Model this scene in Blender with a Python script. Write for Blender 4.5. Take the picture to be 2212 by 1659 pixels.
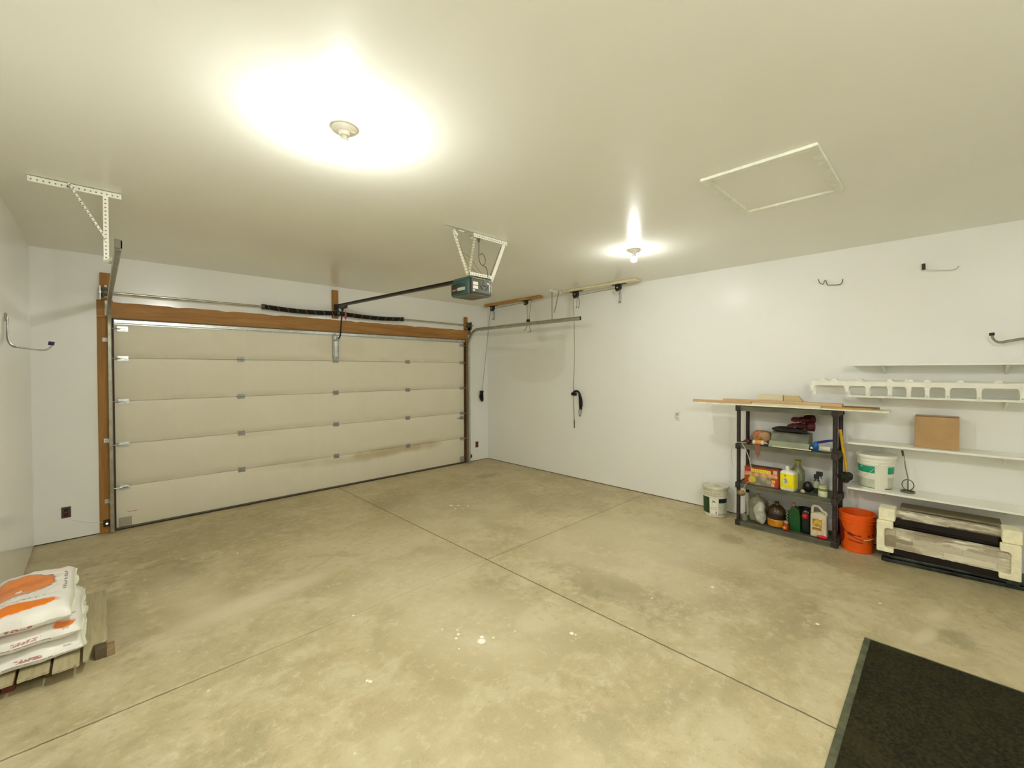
import bpy, bmesh, math, random
from mathutils import Vector, Matrix, Euler, noise
random.seed(7)
C = bpy.context.scene.collection
S = bpy.context.scene
for o in list(bpy.data.objects): bpy.data.objects.remove(o)

# ------------------------------------------------------------------ camera
cam_d = bpy.data.cameras.new('camera'); cam = bpy.data.objects.new('camera', cam_d); C.objects.link(cam)
yaw, pitch, roll = .7859, -.0130, -.0024
F = Vector((math.sin(yaw)*math.cos(pitch), math.cos(yaw)*math.cos(pitch), math.sin(pitch)))
R0 = Vector((math.cos(yaw), -math.sin(yaw), 0)); U0 = R0.cross(F)
Rv = R0*math.cos(roll)+U0*math.sin(roll); Uv = U0*math.cos(roll)-R0*math.sin(roll)
cam.matrix_world = Matrix(((Rv.x, Uv.x, -F.x, 0), (Rv.y, Uv.y, -F.y, 0), (Rv.z, Uv.z, -F.z, 1.7865), (0, 0, 0, 1)))
cam_d.sensor_fit = 'HORIZONTAL'; cam_d.sensor_width = 36.0
cam_d.lens = 917.84/2212*36.0
cam_d.shift_x = -23.12/2212; cam_d.shift_y = -18.42/2212
cam_d.clip_start = .02
S.camera = cam

# ------------------------------------------------------------------ world, lights, exposure
W = bpy.data.worlds.new('world'); S.world = W; W.use_nodes = True
W.node_tree.nodes['Background'].inputs[0].default_value = (1, 1, 1, 1)
W.node_tree.nodes['Background'].inputs[1].default_value = 0.0
S.view_settings.view_transform = 'Standard'; S.view_settings.look = 'None'
S.view_settings.exposure = 0.37; S.view_settings.gamma = 1.0
S.view_settings.use_curve_mapping = False
S.cycles.max_bounces = 10; S.cycles.diffuse_bounces = 8
BULB_STRENGTH = (2500.0, 900.0, 135.0, 6.0)
BULB_COLOR = (.985, 1.0, .95)

# room constants
XL, XR, YB, YR, CH = -.475, 5.563, 6.561, -1.7, 3.05

# ------------------------------------------------------------------ node helpers
class NT:
    def __init__(s, m): s.nt = m.node_tree; s.L = s.nt.links
    def n(s, t, **k):
        x = s.nt.nodes.new(t)
        for a, b in k.items(): setattr(x, a, b)
        return x
    def put(s, i, v):
        if hasattr(v, 'is_output'): s.L.new(v, i)
        else: i.default_value = v
    def m(s, op, a, b=None, c=None, clamp=False):
        x = s.n('ShaderNodeMath', operation=op, use_clamp=clamp)
        s.put(x.inputs[0], a)
        if b is not None: s.put(x.inputs[1], b)
        if c is not None: s.put(x.inputs[2], c)
        return x.outputs[0]
    def pos(s, obj=True):
        if obj: o = s.n('ShaderNodeTexCoord').outputs['Object']
        else: o = s.n('ShaderNodeNewGeometry').outputs['Position']
        sp = s.n('ShaderNodeSeparateXYZ'); s.L.new(o, sp.inputs[0])
        return o, sp.outputs[0], sp.outputs[1], sp.outputs[2]
    def noise(s, vec, scale, detail=4, rough=.55, dist=0., vscale=None):
        if vscale:
            mp = s.n('ShaderNodeMapping'); s.L.new(vec, mp.inputs[0]); mp.inputs['Scale'].default_value = vscale; vec = mp.outputs[0]
        x = s.n('ShaderNodeTexNoise'); s.L.new(vec, x.inputs['Vector'])
        x.inputs['Scale'].default_value = scale; x.inputs['Detail'].default_value = detail
        x.inputs['Roughness'].default_value = rough; x.inputs['Distortion'].default_value = dist
        return x.outputs[0]
    def ss(s, v, a, b, lo=0., hi=1.):
        x = s.n('ShaderNodeMapRange', interpolation_type='SMOOTHSTEP')
        s.put(x.inputs['Value'], v)
        x.inputs['From Min'].default_value = a; x.inputs['From Max'].default_value = b
        x.inputs['To Min'].default_value = lo; x.inputs['To Max'].default_value = hi
        return x.outputs[0]
    def mix(s, f, a, b, t='MIX'):
        x = s.n('ShaderNodeMix', data_type='RGBA', blend_type=t); s.put(x.inputs[0], f)
        for i, v in ((6, a), (7, b)):
            if hasattr(v, 'is_output'): s.L.new(v, x.inputs[i])
            else: x.inputs[i].default_value = (*v, 1) if len(v) == 3 else v
        return x.outputs[2]
    def box(s, u, v, cu, cv, hu, hv, soft=.002):
        a = s.m('SUBTRACT', s.m('ABSOLUTE', s.m('SUBTRACT', u, cu)), hu)
        b = s.m('SUBTRACT', s.m('ABSOLUTE', s.m('SUBTRACT', v, cv)), hv)
        return s.ss(s.m('MAXIMUM', a, b), -soft, soft, 1., 0.)
    def ell(s, u, v, cu, cv, ru, rv, ang=0., wob=None, soft=.25):
        du = s.m('SUBTRACT', u, cu); dv = s.m('SUBTRACT', v, cv)
        ca, sa = math.cos(ang), math.sin(ang)
        p = s.m('DIVIDE', s.m('ADD', s.m('MULTIPLY', du, ca), s.m('MULTIPLY', dv, sa)), ru)
        q = s.m('DIVIDE', s.m('SUBTRACT', s.m('MULTIPLY', dv, ca), s.m('MULTIPLY', du, sa)), rv)
        d = s.m('SQRT', s.m('ADD', s.m('MULTIPLY', p, p), s.m('MULTIPLY', q, q)))
        if wob is not None: d = s.m('ADD', d, wob)
        return s.ss(d, 1-soft, 1+soft, 1., 0.)

def newmat(name):
    m = bpy.data.materials.new(name); m.use_nodes = True
    return m, NT(m), m.node_tree.nodes['Principled BSDF']
def mat(name, col, rough=.5, metal=0., var=.08, vs=12., bump=0., bs=200., spec=.5, trans=0., col2=None, ior=None):
    m, N, P = newmat(name)
    vec, x, y, z = N.pos()
    nz = N.noise(vec, vs, 3)
    c2 = col2 or tuple(c*(1-2*var) for c in col)
    c1 = tuple(min(1, c*(1+var)) for c in col)
    N.L.new(N.mix(N.ss(nz, .3, .7), c2, c1), P.inputs['Base Color'])
    P.inputs['Roughness'].default_value = rough; P.inputs['Metallic'].default_value = metal
    P.inputs['Specular IOR Level'].default_value = spec
    if trans: P.inputs['Transmission Weight'].default_value = trans
    if ior: P.inputs['IOR'].default_value = ior
    if bump:
        b = N.n('ShaderNodeBump'); b.inputs['Strength'].default_value = bump; b.inputs['Distance'].default_value = .004
        N.L.new(N.noise(vec, bs, 3), b.inputs['Height']); N.L.new(b.outputs[0], P.inputs['Normal'])
    return m

# ------------------------------------------------------------------ mesh helpers
class MB:
    def __init__(s): s.bm = bmesh.new()
    def quadgrid(s, rows, closed_u=False, closed_v=False, flip=False):
        vs = [[s.bm.verts.new(p) for p in r] for r in rows]
        nu, nv = len(vs), len(vs[0])
        for i in range(nu if closed_u else nu-1):
            for j in range(nv if closed_v else nv-1):
                f = [vs[i][j], vs[(i+1) % nu][j], vs[(i+1) % nu][(j+1) % nv], vs[i][(j+1) % nv]]
                if flip: f.reverse()
                try: s.bm.faces.new(f)
                except ValueError: pass
        return vs
    def box(s, a, b, M=None):
        x0, y0, z0 = a; x1, y1, z1 = b
        v = [Vector(p) for p in ((x0,y0,z0),(x1,y0,z0),(x1,y1,z0),(x0,y1,z0),(x0,y0,z1),(x1,y0,z1),(x1,y1,z1),(x0,y1,z1))]
        if M: v = [M @ p for p in v]
        v = [s.bm.verts.new(p) for p in v]
        for f in ((3,2,1,0),(4,5,6,7),(0,1,5,4),(1,2,6,5),(2,3,7,6),(3,0,4,7)): s.bm.faces.new([v[i] for i in f])
        return s
    def bar(s, p, q, w, h, up=(0,0,1)):
        p, q = Vector(p), Vector(q); d = (q-p); L = d.length; d.normalize(); u = Vector(up)
        if abs(d.dot(u)) > .98: u = Vector((1,0,0))
        r = d.cross(u).normalized(); u = r.cross(d)
        M = Matrix((( r.x, d.x, u.x, p.x), (r.y, d.y, u.y, p.y), (r.z, d.z, u.z, p.z), (0,0,0,1)))
        return s.box((-w/2, 0, -h/2), (w/2, L, h/2), M)
    def tube(s, pts, r, seg=10, caps=True, closed=False):
        pts = [Vector(p) for p in pts]; n = len(pts)
        rs = r if isinstance(r, (list, tuple)) else [r]*n
        prev = None; rows = []
        for i, p in enumerate(pts):
            if closed: t = pts[(i+1) % n]-pts[i-1]
            else: t = pts[min(i+1, n-1)]-pts[max(i-1, 0)]
            if t.length < 1e-9: t = Vector((0,0,1))
            t.normalize()
            if prev is None:
                a = Vector((0,0,1)) if abs(t.z) < .9 else Vector((1,0,0)); u = t.cross(a).normalized()
            else:
                u = prev-t*prev.dot(t)
                u = u.normalized() if u.length > 1e-6 else t.orthogonal().normalized()
            prev = u; w = t.cross(u)
            rows.append([p+(u*math.cos(2*math.pi*k/seg)+w*math.sin(2*math.pi*k/seg))*rs[i] for k in range(seg)])
        vs = s.quadgrid(rows, closed_u=closed, closed_v=True)
        if caps and not closed:
            s.bm.faces.new(list(reversed(vs[0]))); s.bm.faces.new(vs[-1])
        return s
    def cyl(s, p, q, r0, r1=None, seg=24): return s.tube([p, q], [r0, r0 if r1 is None else r1], seg)
    def lathe(s, prof, c=(0,0,0), seg=36, cap0=True, cap1=True, M=None, a0=0, a1=None, sx=1, sy=1):
        c = Vector(c); full = a1 is None; a1 = 2*math.pi if full else a1
        ns = seg if full else seg+1
        rows = []
        for r, z in prof:
            row = []
            for k in range(ns):
                a = a0+(a1-a0)*k/seg
                p = Vector((r*math.cos(a)*sx, r*math.sin(a)*sy, z))
                row.append((M @ p if M else p)+c)
            rows.append(row)
        vs = s.quadgrid(rows, closed_v=full)
        if full:
            if cap0 and prof[0][0] > 1e-5: s.bm.faces.new(list(reversed(vs[0])))
            if cap1 and prof[-1][0] > 1e-5: s.bm.faces.new(vs[-1])
        return s
    def prism(s, poly, vec, M=None):
        a = [Vector(p) for p in poly]; v = Vector(vec); b = [p+v for p in a]
        if M: a = [M @ p for p in a]; b = [M @ p for p in b]
        a = [s.bm.verts.new(p) for p in a]; b = [s.bm.verts.new(p) for p in b]
        s.bm.faces.new(list(reversed(a))); s.bm.faces.new(b)
        for i in range(len(a)):
            j = (i+1) % len(a); s.bm.faces.new([a[i], a[j], b[j], b[i]])
        return s
    def blob(s, c, r, seg=20, ring=12, M=None, nz=0., ns=6., e=1.0, seed=0):
        c = Vector(c); rows = []
        sg = lambda v, p: math.copysign(abs(v)**p, v)
        for i in range(ring+1):
            th = math.pi*i/ring; row = []
            for k in range(seg):
                ph = 2*math.pi*k/seg
                d = Vector((sg(math.sin(th), e)*sg(math.cos(ph), e), sg(math.sin(th), e)*sg(math.sin(ph), e), sg(math.cos(th), e)))
                p = Vector((d.x*r[0], d.y*r[1], d.z*r[2]))
                if M: p = M @ p
                if nz: p += p.normalized()*nz*noise.noise((p+Vector((seed,seed,0)))*ns) if p.length > 1e-6 else Vector()
                row.append(p+c)
            rows.append(row)
        s.quadgrid(rows, closed_v=True, flip=True)
        return s
    def angle(s, p, q, w, t, u, v, holes=True):
        # perforated L angle from p to q, legs along u and v; real round punch marks via small dark discs are built separately
        p, q, u, v = Vector(p), Vector(q), Vector(u).normalized(), Vector(v).normalized()
        poly = [p, p+u*w, p+u*w+v*t, p+u*t+v*t, p+u*t+v*w, p+v*w]
        return s.prism(poly, q-p)
MW = {}
def props(o, label=None, cat=None, group=None, kind=None):
    if label: o['label'] = label
    if cat: o['category'] = cat
    if group: o['group'] = group
    if kind: o['kind'] = kind
    return o
def thing(name, label, cat, loc=(0,0,0), rotz=0., group=None, kind=None):
    o = bpy.data.objects.new(name, None); C.objects.link(o); o.empty_display_size = .05
    o.location = loc; o.rotation_euler = (0, 0, rotz)
    MW[o] = Matrix.Translation(loc) @ Matrix.Rotation(rotz, 4, 'Z')
    return props(o, label, cat, group, kind)
def build(name, mb, m, parent=None, w=True, origin=None, bevel=0., smooth=True, mods=None, seg=2):
    """w: the vertices are given in room coordinates"""
    bm = mb.bm; me = bpy.data.meshes.new(name)
    bmesh.ops.remove_doubles(bm, verts=bm.verts, dist=1e-6)
    bmesh.ops.recalc_face_normals(bm, faces=bm.faces)
    if parent is not None and w: bmesh.ops.transform(bm, matrix=MW[parent].inverted(), verts=bm.verts)
    if parent is None and origin is not None: bmesh.ops.translate(bm, vec=-Vector(origin), verts=bm.verts)
    for f in bm.faces: f.smooth = smooth
    for e in bm.edges:
        if len(e.link_faces) == 2 and e.calc_face_angle(0) > .62: e.smooth = False
    bm.to_mesh(me); bm.free()
    o = bpy.data.objects.new(name, me); C.objects.link(o)
    me.materials.append(m)
    if parent is not None: o.parent = parent; MW[o] = MW[parent]
    else:
        o.location = origin or (0,0,0); MW[o] = Matrix.Translation(o.location)
    if bevel:
        b = o.modifiers.new('bevel', 'BEVEL'); b.width = bevel; b.segments = seg; b.limit_method = 'ANGLE'; b.angle_limit = .6; b.harden_normals = True
    return o
def copytree(o, parent=None):
    c = o.copy(); C.objects.link(c); c.parent = parent; MW[c] = MW[o]
    for ch in list(o.children): copytree(ch, c)
    return c
def many(name, mbs, m, parent, **k): return [build(name, x, m, parent, **k) for x in mbs]
def part_label(o, s): o['label'] = s; return o
def V(*a): return Vector(a)
def arc(c, r, a0, a1, n, ax=(0,1,0), ay=(0,0,1)):
    c, ax, ay = Vector(c), Vector(ax), Vector(ay)
    return [c+ax*r*math.cos(a0+(a1-a0)*i/n)+ay*r*math.sin(a0+(a1-a0)*i/n) for i in range(n+1)]
def bez(pts, n=12):
    # Catmull-Rom through points
    P = [Vector(p) for p in pts]; P = [2*P[0]-P[1]]+P+[2*P[-1]-P[-2]]; out = []
    for i in range(1, len(P)-2):
        for k in range(n):
            t = k/n
            out.append(.5*((2*P[i])+(-P[i-1]+P[i+1])*t+(2*P[i-1]-5*P[i]+4*P[i+1]-P[i+2])*t*t+(-P[i-1]+3*P[i]-3*P[i+1]+P[i+2])*t**3))
    out.append(P[-2]); return out

# ------------------------------------------------------------------ materials
def paint(name, col, rough, bscale=110, bstr=.12):
    m, N, P = newmat(name); vec, x, y, z = N.pos(False)
    big = N.noise(vec, .8, 3)
    c = N.mix(N.ss(big, .3, .7), tuple(v*.97 for v in col), col)
    N.L.new(c, P.inputs['Base Color'])
    P.inputs['Roughness'].default_value = rough
    b = N.n('ShaderNodeBump'); b.inputs['Strength'].default_value = bstr; b.inputs['Distance'].default_value = .002
    h = N.noise(vec, bscale, 2)
    N.L.new(h, b.inputs['Height']); N.L.new(b.outputs[0], P.inputs['Normal'])
    return m
M_wall = paint('wall_paint', (.89, .89, .865), .17, bstr=.05)
M_wallr = paint('wall_paint_flatter', (.89, .89, .865), .30, bstr=.05)
M_wallr.node_tree.nodes['Principled BSDF'].inputs['Specular IOR Level'].default_value = .22
M_ceil = paint('ceiling_paint', (.87, .865, .79), .27, bstr=.02)

def concrete():
    m, N, P = newmat('concrete'); vec, x, y, z = N.pos(False)
    n1 = N.noise(vec, .75, 6, .6, .6); n2 = N.noise(vec, 3.2, 8, .65, .4); n3 = N.noise(vec, 14, 8, .7); n4 = N.noise(vec, 90, 3)
    base = N.mix(N.ss(n1, .34, .66), (.445, .365, .20), (.56, .475, .285))
    base = N.mix(N.m('MULTIPLY', N.ss(n2, .47, .64), .68), base, (.60, .535, .35))
    base = N.mix(N.m('MULTIPLY', N.ss(n2, .50, .36), .58), base, (.37, .315, .18))
    base = N.mix(N.m('MULTIPLY', N.ss(n3, .52, .66), .6), base, (.64, .575, .39))
    base = N.mix(N.m('MULTIPLY', N.ss(n3, .47, .34), .5), base, (.34, .285, .16))
    base = N.mix(N.m('MULTIPLY', N.ss(n4, .3, .7), .16), base, (.66, .60, .42))
    wob = N.m('MULTIPLY', N.m('SUBTRACT', n2, .5), 1.6)
    wob2 = N.m('MULTIPLY', N.m('SUBTRACT', n3, .5), 1.8)
    ww = N.m('ADD', wob, wob2)
    # old damp and oil stains, scuffed pale areas
    for cx, cy, rx, ry, an, k in ((2.97, 1.94, .20, .55, .05, .42), (2.86, 5.36, .35, .28, .2, .32), (4.62, 5.49, .22, .12, 0, .40),
            (4.69, 1.59, .13, .12, 0, .45), (4.02, -.05, .12, .10, 0, .45), (.12, 4.2, .12, .6, .1, .25), (.38, 4.9, .30, .30, 0, .30),
            (3.55, .62, .22, .07, .3, .25), (.9, 5.6, .8, .5, .1, .22), (2.2, 2.5, .25, .3, 0, .16), (3.7, 1.0, .5, .3, .3, .14), (4.4, 3.6, .5, .6, .2, .15), (4.9, .2, .35, 1.0, 0, .3), (-.1, 2.2, .5, .8, .3, .2)):
        base = N.mix(N.m('MULTIPLY', N.ell(x, y, cx, cy, rx, ry, an, ww, .35), k), base, (.25, .215, .115))
    for cx, cy, rx, ry, an, k in ((.9, 3.8, .50, .12, .1, .5), (.5, 4.3, .15, .45, .25, .3), (4.2, 2.1, .38, .8, .15, .42), (1.85, 2.3, .35, .5, .3, .28), (3.3, 4.5, .7, .7, .2, .22),
            (1.9, 3.3, .5, .3, 0, .2), (3.5, 2.3, .4, .8, .1, .3), (4.29, .03, .05, .12, 1.2, .5), (3.9, .09, .04, .16, 1.3, .6), (1.0, 1.4, .5, .5, 0, .15)):
        base = N.mix(N.m('MULTIPLY', N.ell(x, y, cx, cy, rx, ry, an, ww, .4), k), base, (.70, .63, .44))
    # paint drips
    sp = None
    for cx, cy, r in ((1.77, 2.158, .026), (1.80, 2.19, .014), (1.706, 2.326, .010), (1.67, 2.30, .009), (1.73, 2.37, .006), (2.254, 1.788, .015), (2.262, 1.76, .007),
            (1.079, 2.35, .009), (1.088, 2.33, .010), (3.28, 4.62, .022), (3.35, 4.55, .018), (3.24, 4.47, .014), (3.42, 4.44, .014), (3.31, 4.39, .01), (1.66, 2.45, .006), (1.62, 2.2, .006),
            (1.85, 2.13, .008), (3.55, 1.35, .012), (4.2, .35, .01), (3.05, 1.62, .008), (.95, 4.9, .01), (2.0, 2.08, .006), (3.55, .63, .012), (1.3, 3.05, .009)):
        e = N.ell(x, y, cx, cy, r, r, 0, N.m('MULTIPLY', N.m('SUBTRACT', n4, .5), 1.2), .2)
        sp = e if sp is None else N.m('MAXIMUM', sp, e)
    vor = N.n('ShaderNodeTexVoronoi'); N.L.new(vec, vor.inputs['Vector']); vor.inputs['Scale'].default_value = 3.2
    tiny = N.m('MULTIPLY', N.ss(vor.outputs['Distance'], .018, .030, 1., 0.), .55)
    base = N.mix(N.m('MAXIMUM', sp, tiny), base, (.93, .91, .80))
    # saw-cut joints
    wj = N.m('MULTIPLY', N.m('SUBTRACT', N.noise(vec, 18, 3), .5), .010)
    dx = N.m('ABSOLUTE', N.m('ADD', N.m('SUBTRACT', x, 2.575), wj)); dy = N.m('ABSOLUTE', N.m('ADD', N.m('SUBTRACT', y, 3.055), wj))
    jx = N.ss(dx, .004, .0075, 1., 0.)
    fade = N.ss(N.m('ADD', N.m('SUBTRACT', 2.5, x), N.m('MULTIPLY', N.m('SUBTRACT', n2, .5), 3.)), -.1, 1.2)
    right = N.ss(x, 2.5, 2.6)
    midgap = N.m('MULTIPLY', N.ss(x, .2, 1.0, 1., .25), 1.)
    jy = N.m('MULTIPLY', N.ss(dy, .003, .0065, 1., 0.), N.m('MAXIMUM', N.m('MULTIPLY', right, .75), N.m('MULTIPLY', midgap, .95)))
    base = N.mix(N.m('MULTIPLY', N.m('MAXIMUM', jx, jy), .82), base, (.105, .080, .035))
    edge = N.m('SUBTRACT', N.ss(dy, .018, .028, 1., 0.), N.ss(dy, .010, .016, 1., 0.))
    base = N.mix(N.m('MULTIPLY', N.m('MULTIPLY', edge, N.m('SUBTRACT', 1., right)), .3), base, (.62, .54, .36))
    N.L.new(base, P.inputs['Base Color'])
    N.L.new(N.ss(n2, .3, .7, .42, .62), P.inputs['Roughness']); P.inputs['Specular IOR Level'].default_value = .35
    b = N.n('ShaderNodeBump'); b.inputs['Strength'].default_value = .25; b.inputs['Distance'].default_value = .006
    h = N.m('SUBTRACT', N.m('ADD', N.m('MULTIPLY', n4, .3), N.m('MULTIPLY', n3, .6)), N.m('MULTIPLY', N.m('MAXIMUM', jx, jy), 1.5))
    N.L.new(h, b.inputs['Height']); N.L.new(b.outputs[0], P.inputs['Normal'])
    return m
M_conc = concrete()

def doormat_():
    m, N, P = newmat('door_skin'); vec, x, y, z = N.pos(False)
    st = N.noise(vec, 9, 3, vscale=(1.0, 1, .06))
    n = N.noise(vec, 2.5, 6, .6)
    c = N.mix(N.ss(n, .3, .7), (.78, .735, .60), (.81, .77, .64))
    c = N.mix(N.m('MULTIPLY', N.ss(st, .52, .75), .18), c, (.86, .83, .72))
    # grime that settled above each seam and the water stain near the bottom seam
    for s in (.484, .966, 1.448, 1.930):
        d = N.m('SUBTRACT', z, s)
        g = N.m('MULTIPLY', N.ss(d, 0., .10, 1., 0.), N.ss(d, -.005, .004))
        c = N.mix(N.m('MULTIPLY', N.m('MULTIPLY', g, N.ss(n, .38, .62)), .34), c, (.47, .42, .28))
    wob = N.m('MULTIPLY', N.m('SUBTRACT', n, .5), 1.8)
    for cx, cz, rx, rz, an, k in ((3.55, .44, .62, .075, 0., .62), (4.0, .47, .35, .05, .1, .30), (2.85, .40, .55, .06, 0., .34), (1.9, .47, .4, .06, 0, .2), (1.5, .95, .3, .05, 0, .12), (2.6, 2.15, .4, .1, 0, .07)):
        c = N.mix(N.m('MULTIPLY', N.ell(x, z, cx, cz, rx, rz, an, wob, .5), k), c, (.42, .31, .12))
    N.L.new(c, P.inputs['Base Color']); P.inputs['Roughness'].default_value = .42
    b = N.n('ShaderNodeBump'); b.inputs['Strength'].default_value = .1; b.inputs['Distance'].default_value = .002
    N.L.new(N.noise(vec, 60, 3, vscale=(1, 1, .3)), b.inputs['Height']); N.L.new(b.outputs[0], P.inputs['Normal'])
    return m
M_door = doormat_()

def wood(name, c1, c2, axis=0, rough=.6, k=1.):
    m, N, P = newmat(name); vec, x, y, z = N.pos(False)
    sc = [14, 14, 14]; sc[axis] = .9
    g = N.noise(vec, 1.6*k, 5, .6, .8, vscale=tuple(sc))
    sc2 = [60, 60, 60]; sc2[axis] = 2.
    g2 = N.noise(vec, 1.6*k, 3, .6, .2, vscale=tuple(sc2))
    c = N.mix(N.ss(g, .32, .68), c1, c2)
    c = N.mix(N.m('MULTIPLY', N.ss(g2, .45, .7), .35), c, tuple(v*.62 for v in c1))
    vor = N.n('ShaderNodeTexVoronoi'); N.L.new(vec, vor.inputs['Vector']); vor.inputs['Scale'].default_value = 2.3
    c = N.mix(N.m('MULTIPLY', N.ss(vor.outputs['Distance'], .05, .10, 1., 0.), .6), c, tuple(v*.45 for v in c1))
    N.L.new(c, P.inputs['Base Color']); P.inputs['Roughness'].default_value = rough
    b = N.n('ShaderNodeBump'); b.inputs['Strength'].default_value = .2; b.inputs['Distance'].default_value = .003
    N.L.new(g2, b.inputs['Height']); N.L.new(b.outputs[0], P.inputs['Normal'])
    return m
M_woodX = wood('stained_timber_x', (.34, .155, .035), (.46, .235, .065), 0)
M_woodZ = wood('stained_timber_z', (.33, .15, .025), (.42, .205, .045), 2)
M_woodY = wood('stained_timber_y', (.44, .235, .06), (.56, .33, .11), 1)
M_plank = wood('weathered_plank', (.40, .345, .195), (.50, .44, .27), 1, .8)
M_tanY = wood('tan_board', (.56, .37, .19), (.66, .46, .26), 1, .7, .6)
M_goldY = wood('golden_board', (.52, .30, .07), (.62, .40, .13), 1, .6, .6)
M_palew = wood('pale_block', (.70, .63, .44), (.76, .70, .52), 1, .7)

M_galv = mat('galvanised_steel', (.56, .58, .55), .32, .9, .12, 30, .05, 60)
M_galvb = mat('bright_galvanised', (.58, .60, .56), .34, .80, .08, 20)
M_zinc = mat('zinc_bracket', (.42, .42, .38), .35, .8, .2, 60)
M_track = mat('track_steel', (.42, .42, .35), .34, .75, .1, 14)
M_trackpale = mat('track_steel_pale', (.50, .51, .42), .38, .55, .08, 14)
M_white = mat('white_metal', (.83, .83, .72), .35, 0, .04, 20)
M_hole = mat('punched_hole', (.22, .20, .14), .8)
M_black = mat('black_metal', (.020, .016, .014), .4, .2, .3, 30)
M_blackpl = mat('black_plastic', (.014, .013, .014), .38, 0, .3, 30)
M_brownbl = mat('rail_dark', (.050, .038, .030), .33, .5, .2, 10)
M_rub = mat('rubber', (.018, .017, .015), .75, 0, .2, 30)
M_wire = mat('hook_wire', (.10, .095, .075), .45, .3, .1)
M_rope = mat('cord_tan', (.25, .22, .15), .8)
M_ropeb = mat('cord_black', (.016, .012, .014), .8, 0, .2, 40, .4, 300)
M_green = mat('opener_green', (.028, .090, .078), .30, 0, .10, 4)
M_greend = mat('opener_green_pale', (.085, .16, .14), .30, 0, .10, 4)
M_grey = mat('opener_grey', (.15, .15, .125), .45, .3, .1, 6)
M_greyb = mat('opener_bottom', (.17, .14, .10), .5, .3, .12, 6)
M_lens = mat('lens_plastic', (.72, .78, .70), .35, 0, .02, trans=.3)
M_lab = mat('label_white', (.86, .84, .74), .5, 0, .03)
M_red = mat('red_plastic', (.50, .015, .015), .3)
M_redd = mat('red_brown', (.17, .04, .025), .45)
M_plate = mat('outlet_brown', (.11, .045, .045), .4, 0, .2, 60)
M_plated = mat('outlet_brown_dark', (.028, .012, .012), .5)
M_porc = mat('porcelain', (.84, .80, .70), .25, 0, .03)
M_mela = mat('melamine_white', (.90, .91, .84), .32, 0, .02, 3)
M_vinyl = mat('vinyl_white', (.88, .87, .80), .35, 0, .03, 8)
M_card = mat('cardboard', (.50, .315, .145), .75, 0, .05, 5, .05, 60)
M_cardd = mat('cardboard_dark', (.34, .18, .07), .75)
M_pail = mat('pail_white', (.88, .87, .77), .33, 0, .03, 5)
M_pailg = mat('pail_dusty_white', (.70, .67, .53), .4, 0, .07, 8)
M_lgreen = mat('label_green', (.008, .36, .20), .35, 0, .06, 8)
M_lgrey = mat('label_grey', (.60, .62, .50), .4, 0, .05, 20)
M_dgreen = mat('label_dark_green', (.020, .075, .018), .45, 0, .2, 10)
M_dteal = mat('label_black_green', (.010, .032, .026), .4, 0, .4, 40)
M_orange = mat('orange_plastic', (.86, .115, .004), .35, 0, .06, 5)
M_oraned = mat('orange_dark_print', (.25, .010, .002), .45)
M_resin = mat('grey_resin', (.11, .11, .07), .48, 0, .15, 6, .1, 80)
M_resind = mat('black_resin_post', (.030, .018, .016), .5, 0, .3, 30, .1, 80)
M_foam = mat('cream_foam', (.95, .90, .66), .75, 0, .04, 30, .15, 120)
M_base = mat('black_green_base', (.028, .036, .026), .32, 0, .5, 12)
M_darkcore = mat('core_black', (.008, .005, .005), .15, 0, .3, 9)
M_yel = mat('yellow_label', (.92, .80, .02), .4, 0, .05, 6)
M_yelp = mat('yellow_pole', (.80, .47, .010), .35, 0, .12, 10)
M_bristle = mat('dark_bristles', (.030, .035, .018), .9, 0, .4, 60, .6, 120)
M_blue = mat('blue_plastic', (.010, .15, .52), .3, 0, .2, 12)
M_navy = mat('navy_plastic', (.018, .012, .22), .35, 0, .2, 12)
M_maroon = mat('maroon_leather', (.105, .008, .010), .7, 0, .3, 12, .3, 60)
M_brownlt = mat('tan_cuff', (.30, .20, .045), .8, 0, .3, 20)
M_rag = mat('dark_cloth', (.045, .040, .026), .9, 0, .3, 16, .5, 90)
M_tray = mat('grey_tray', (.21, .215, .155), .5, .1, .12, 8)
M_trayl = mat('pale_grey_sheet', (.38, .40, .29), .45, .1, .08, 6)
M_clear = mat('clear_jug', (.52, .49, .26), .25, 0, .08, 6, trans=.45)
M_frost = mat('frosted_jug', (.48, .47, .29), .4, 0, .14, 9, trans=.35)
M_bagp = mat('clear_plastic_film', (.72, .74, .63), .22, 0, .10, 16, .6, 30, trans=.4)
M_gbot = mat('green_bottle', (.002, .085, .012), .3, 0, .15, 6)
M_amber = mat('amber_label', (.74, .30, .015), .35, 0, .15, 12)
M_dkplum = mat('dark_plum', (.022, .008, .012), .3)
M_cream = mat('cream_plastic', (.74, .67, .48), .35, 0, .06, 8)
M_creamd = mat('cream_shadow_recess', (.10, .085, .035), .6)
M_pipe = mat('white_pipe', (.66, .68, .55), .35, 0, .04)
M_hose = mat('clear_hose', (.62, .62, .48), .3, 0, .03, trans=.2)
M_gold = mat('gold_label', (.62, .40, .06), .4, 0, .25, 40)
M_brn = mat('brown_label_band', (.36, .18, .015), .4, 0, .15, 40)
M_dkgap = mat('sill_gap', (.045, .033, .018), .9)
M_foamr = mat('pallet_red', (.24, .035, .02), .7)
M_bluestick = mat('grey_blue_handle', (.20, .24, .20), .4)

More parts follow.
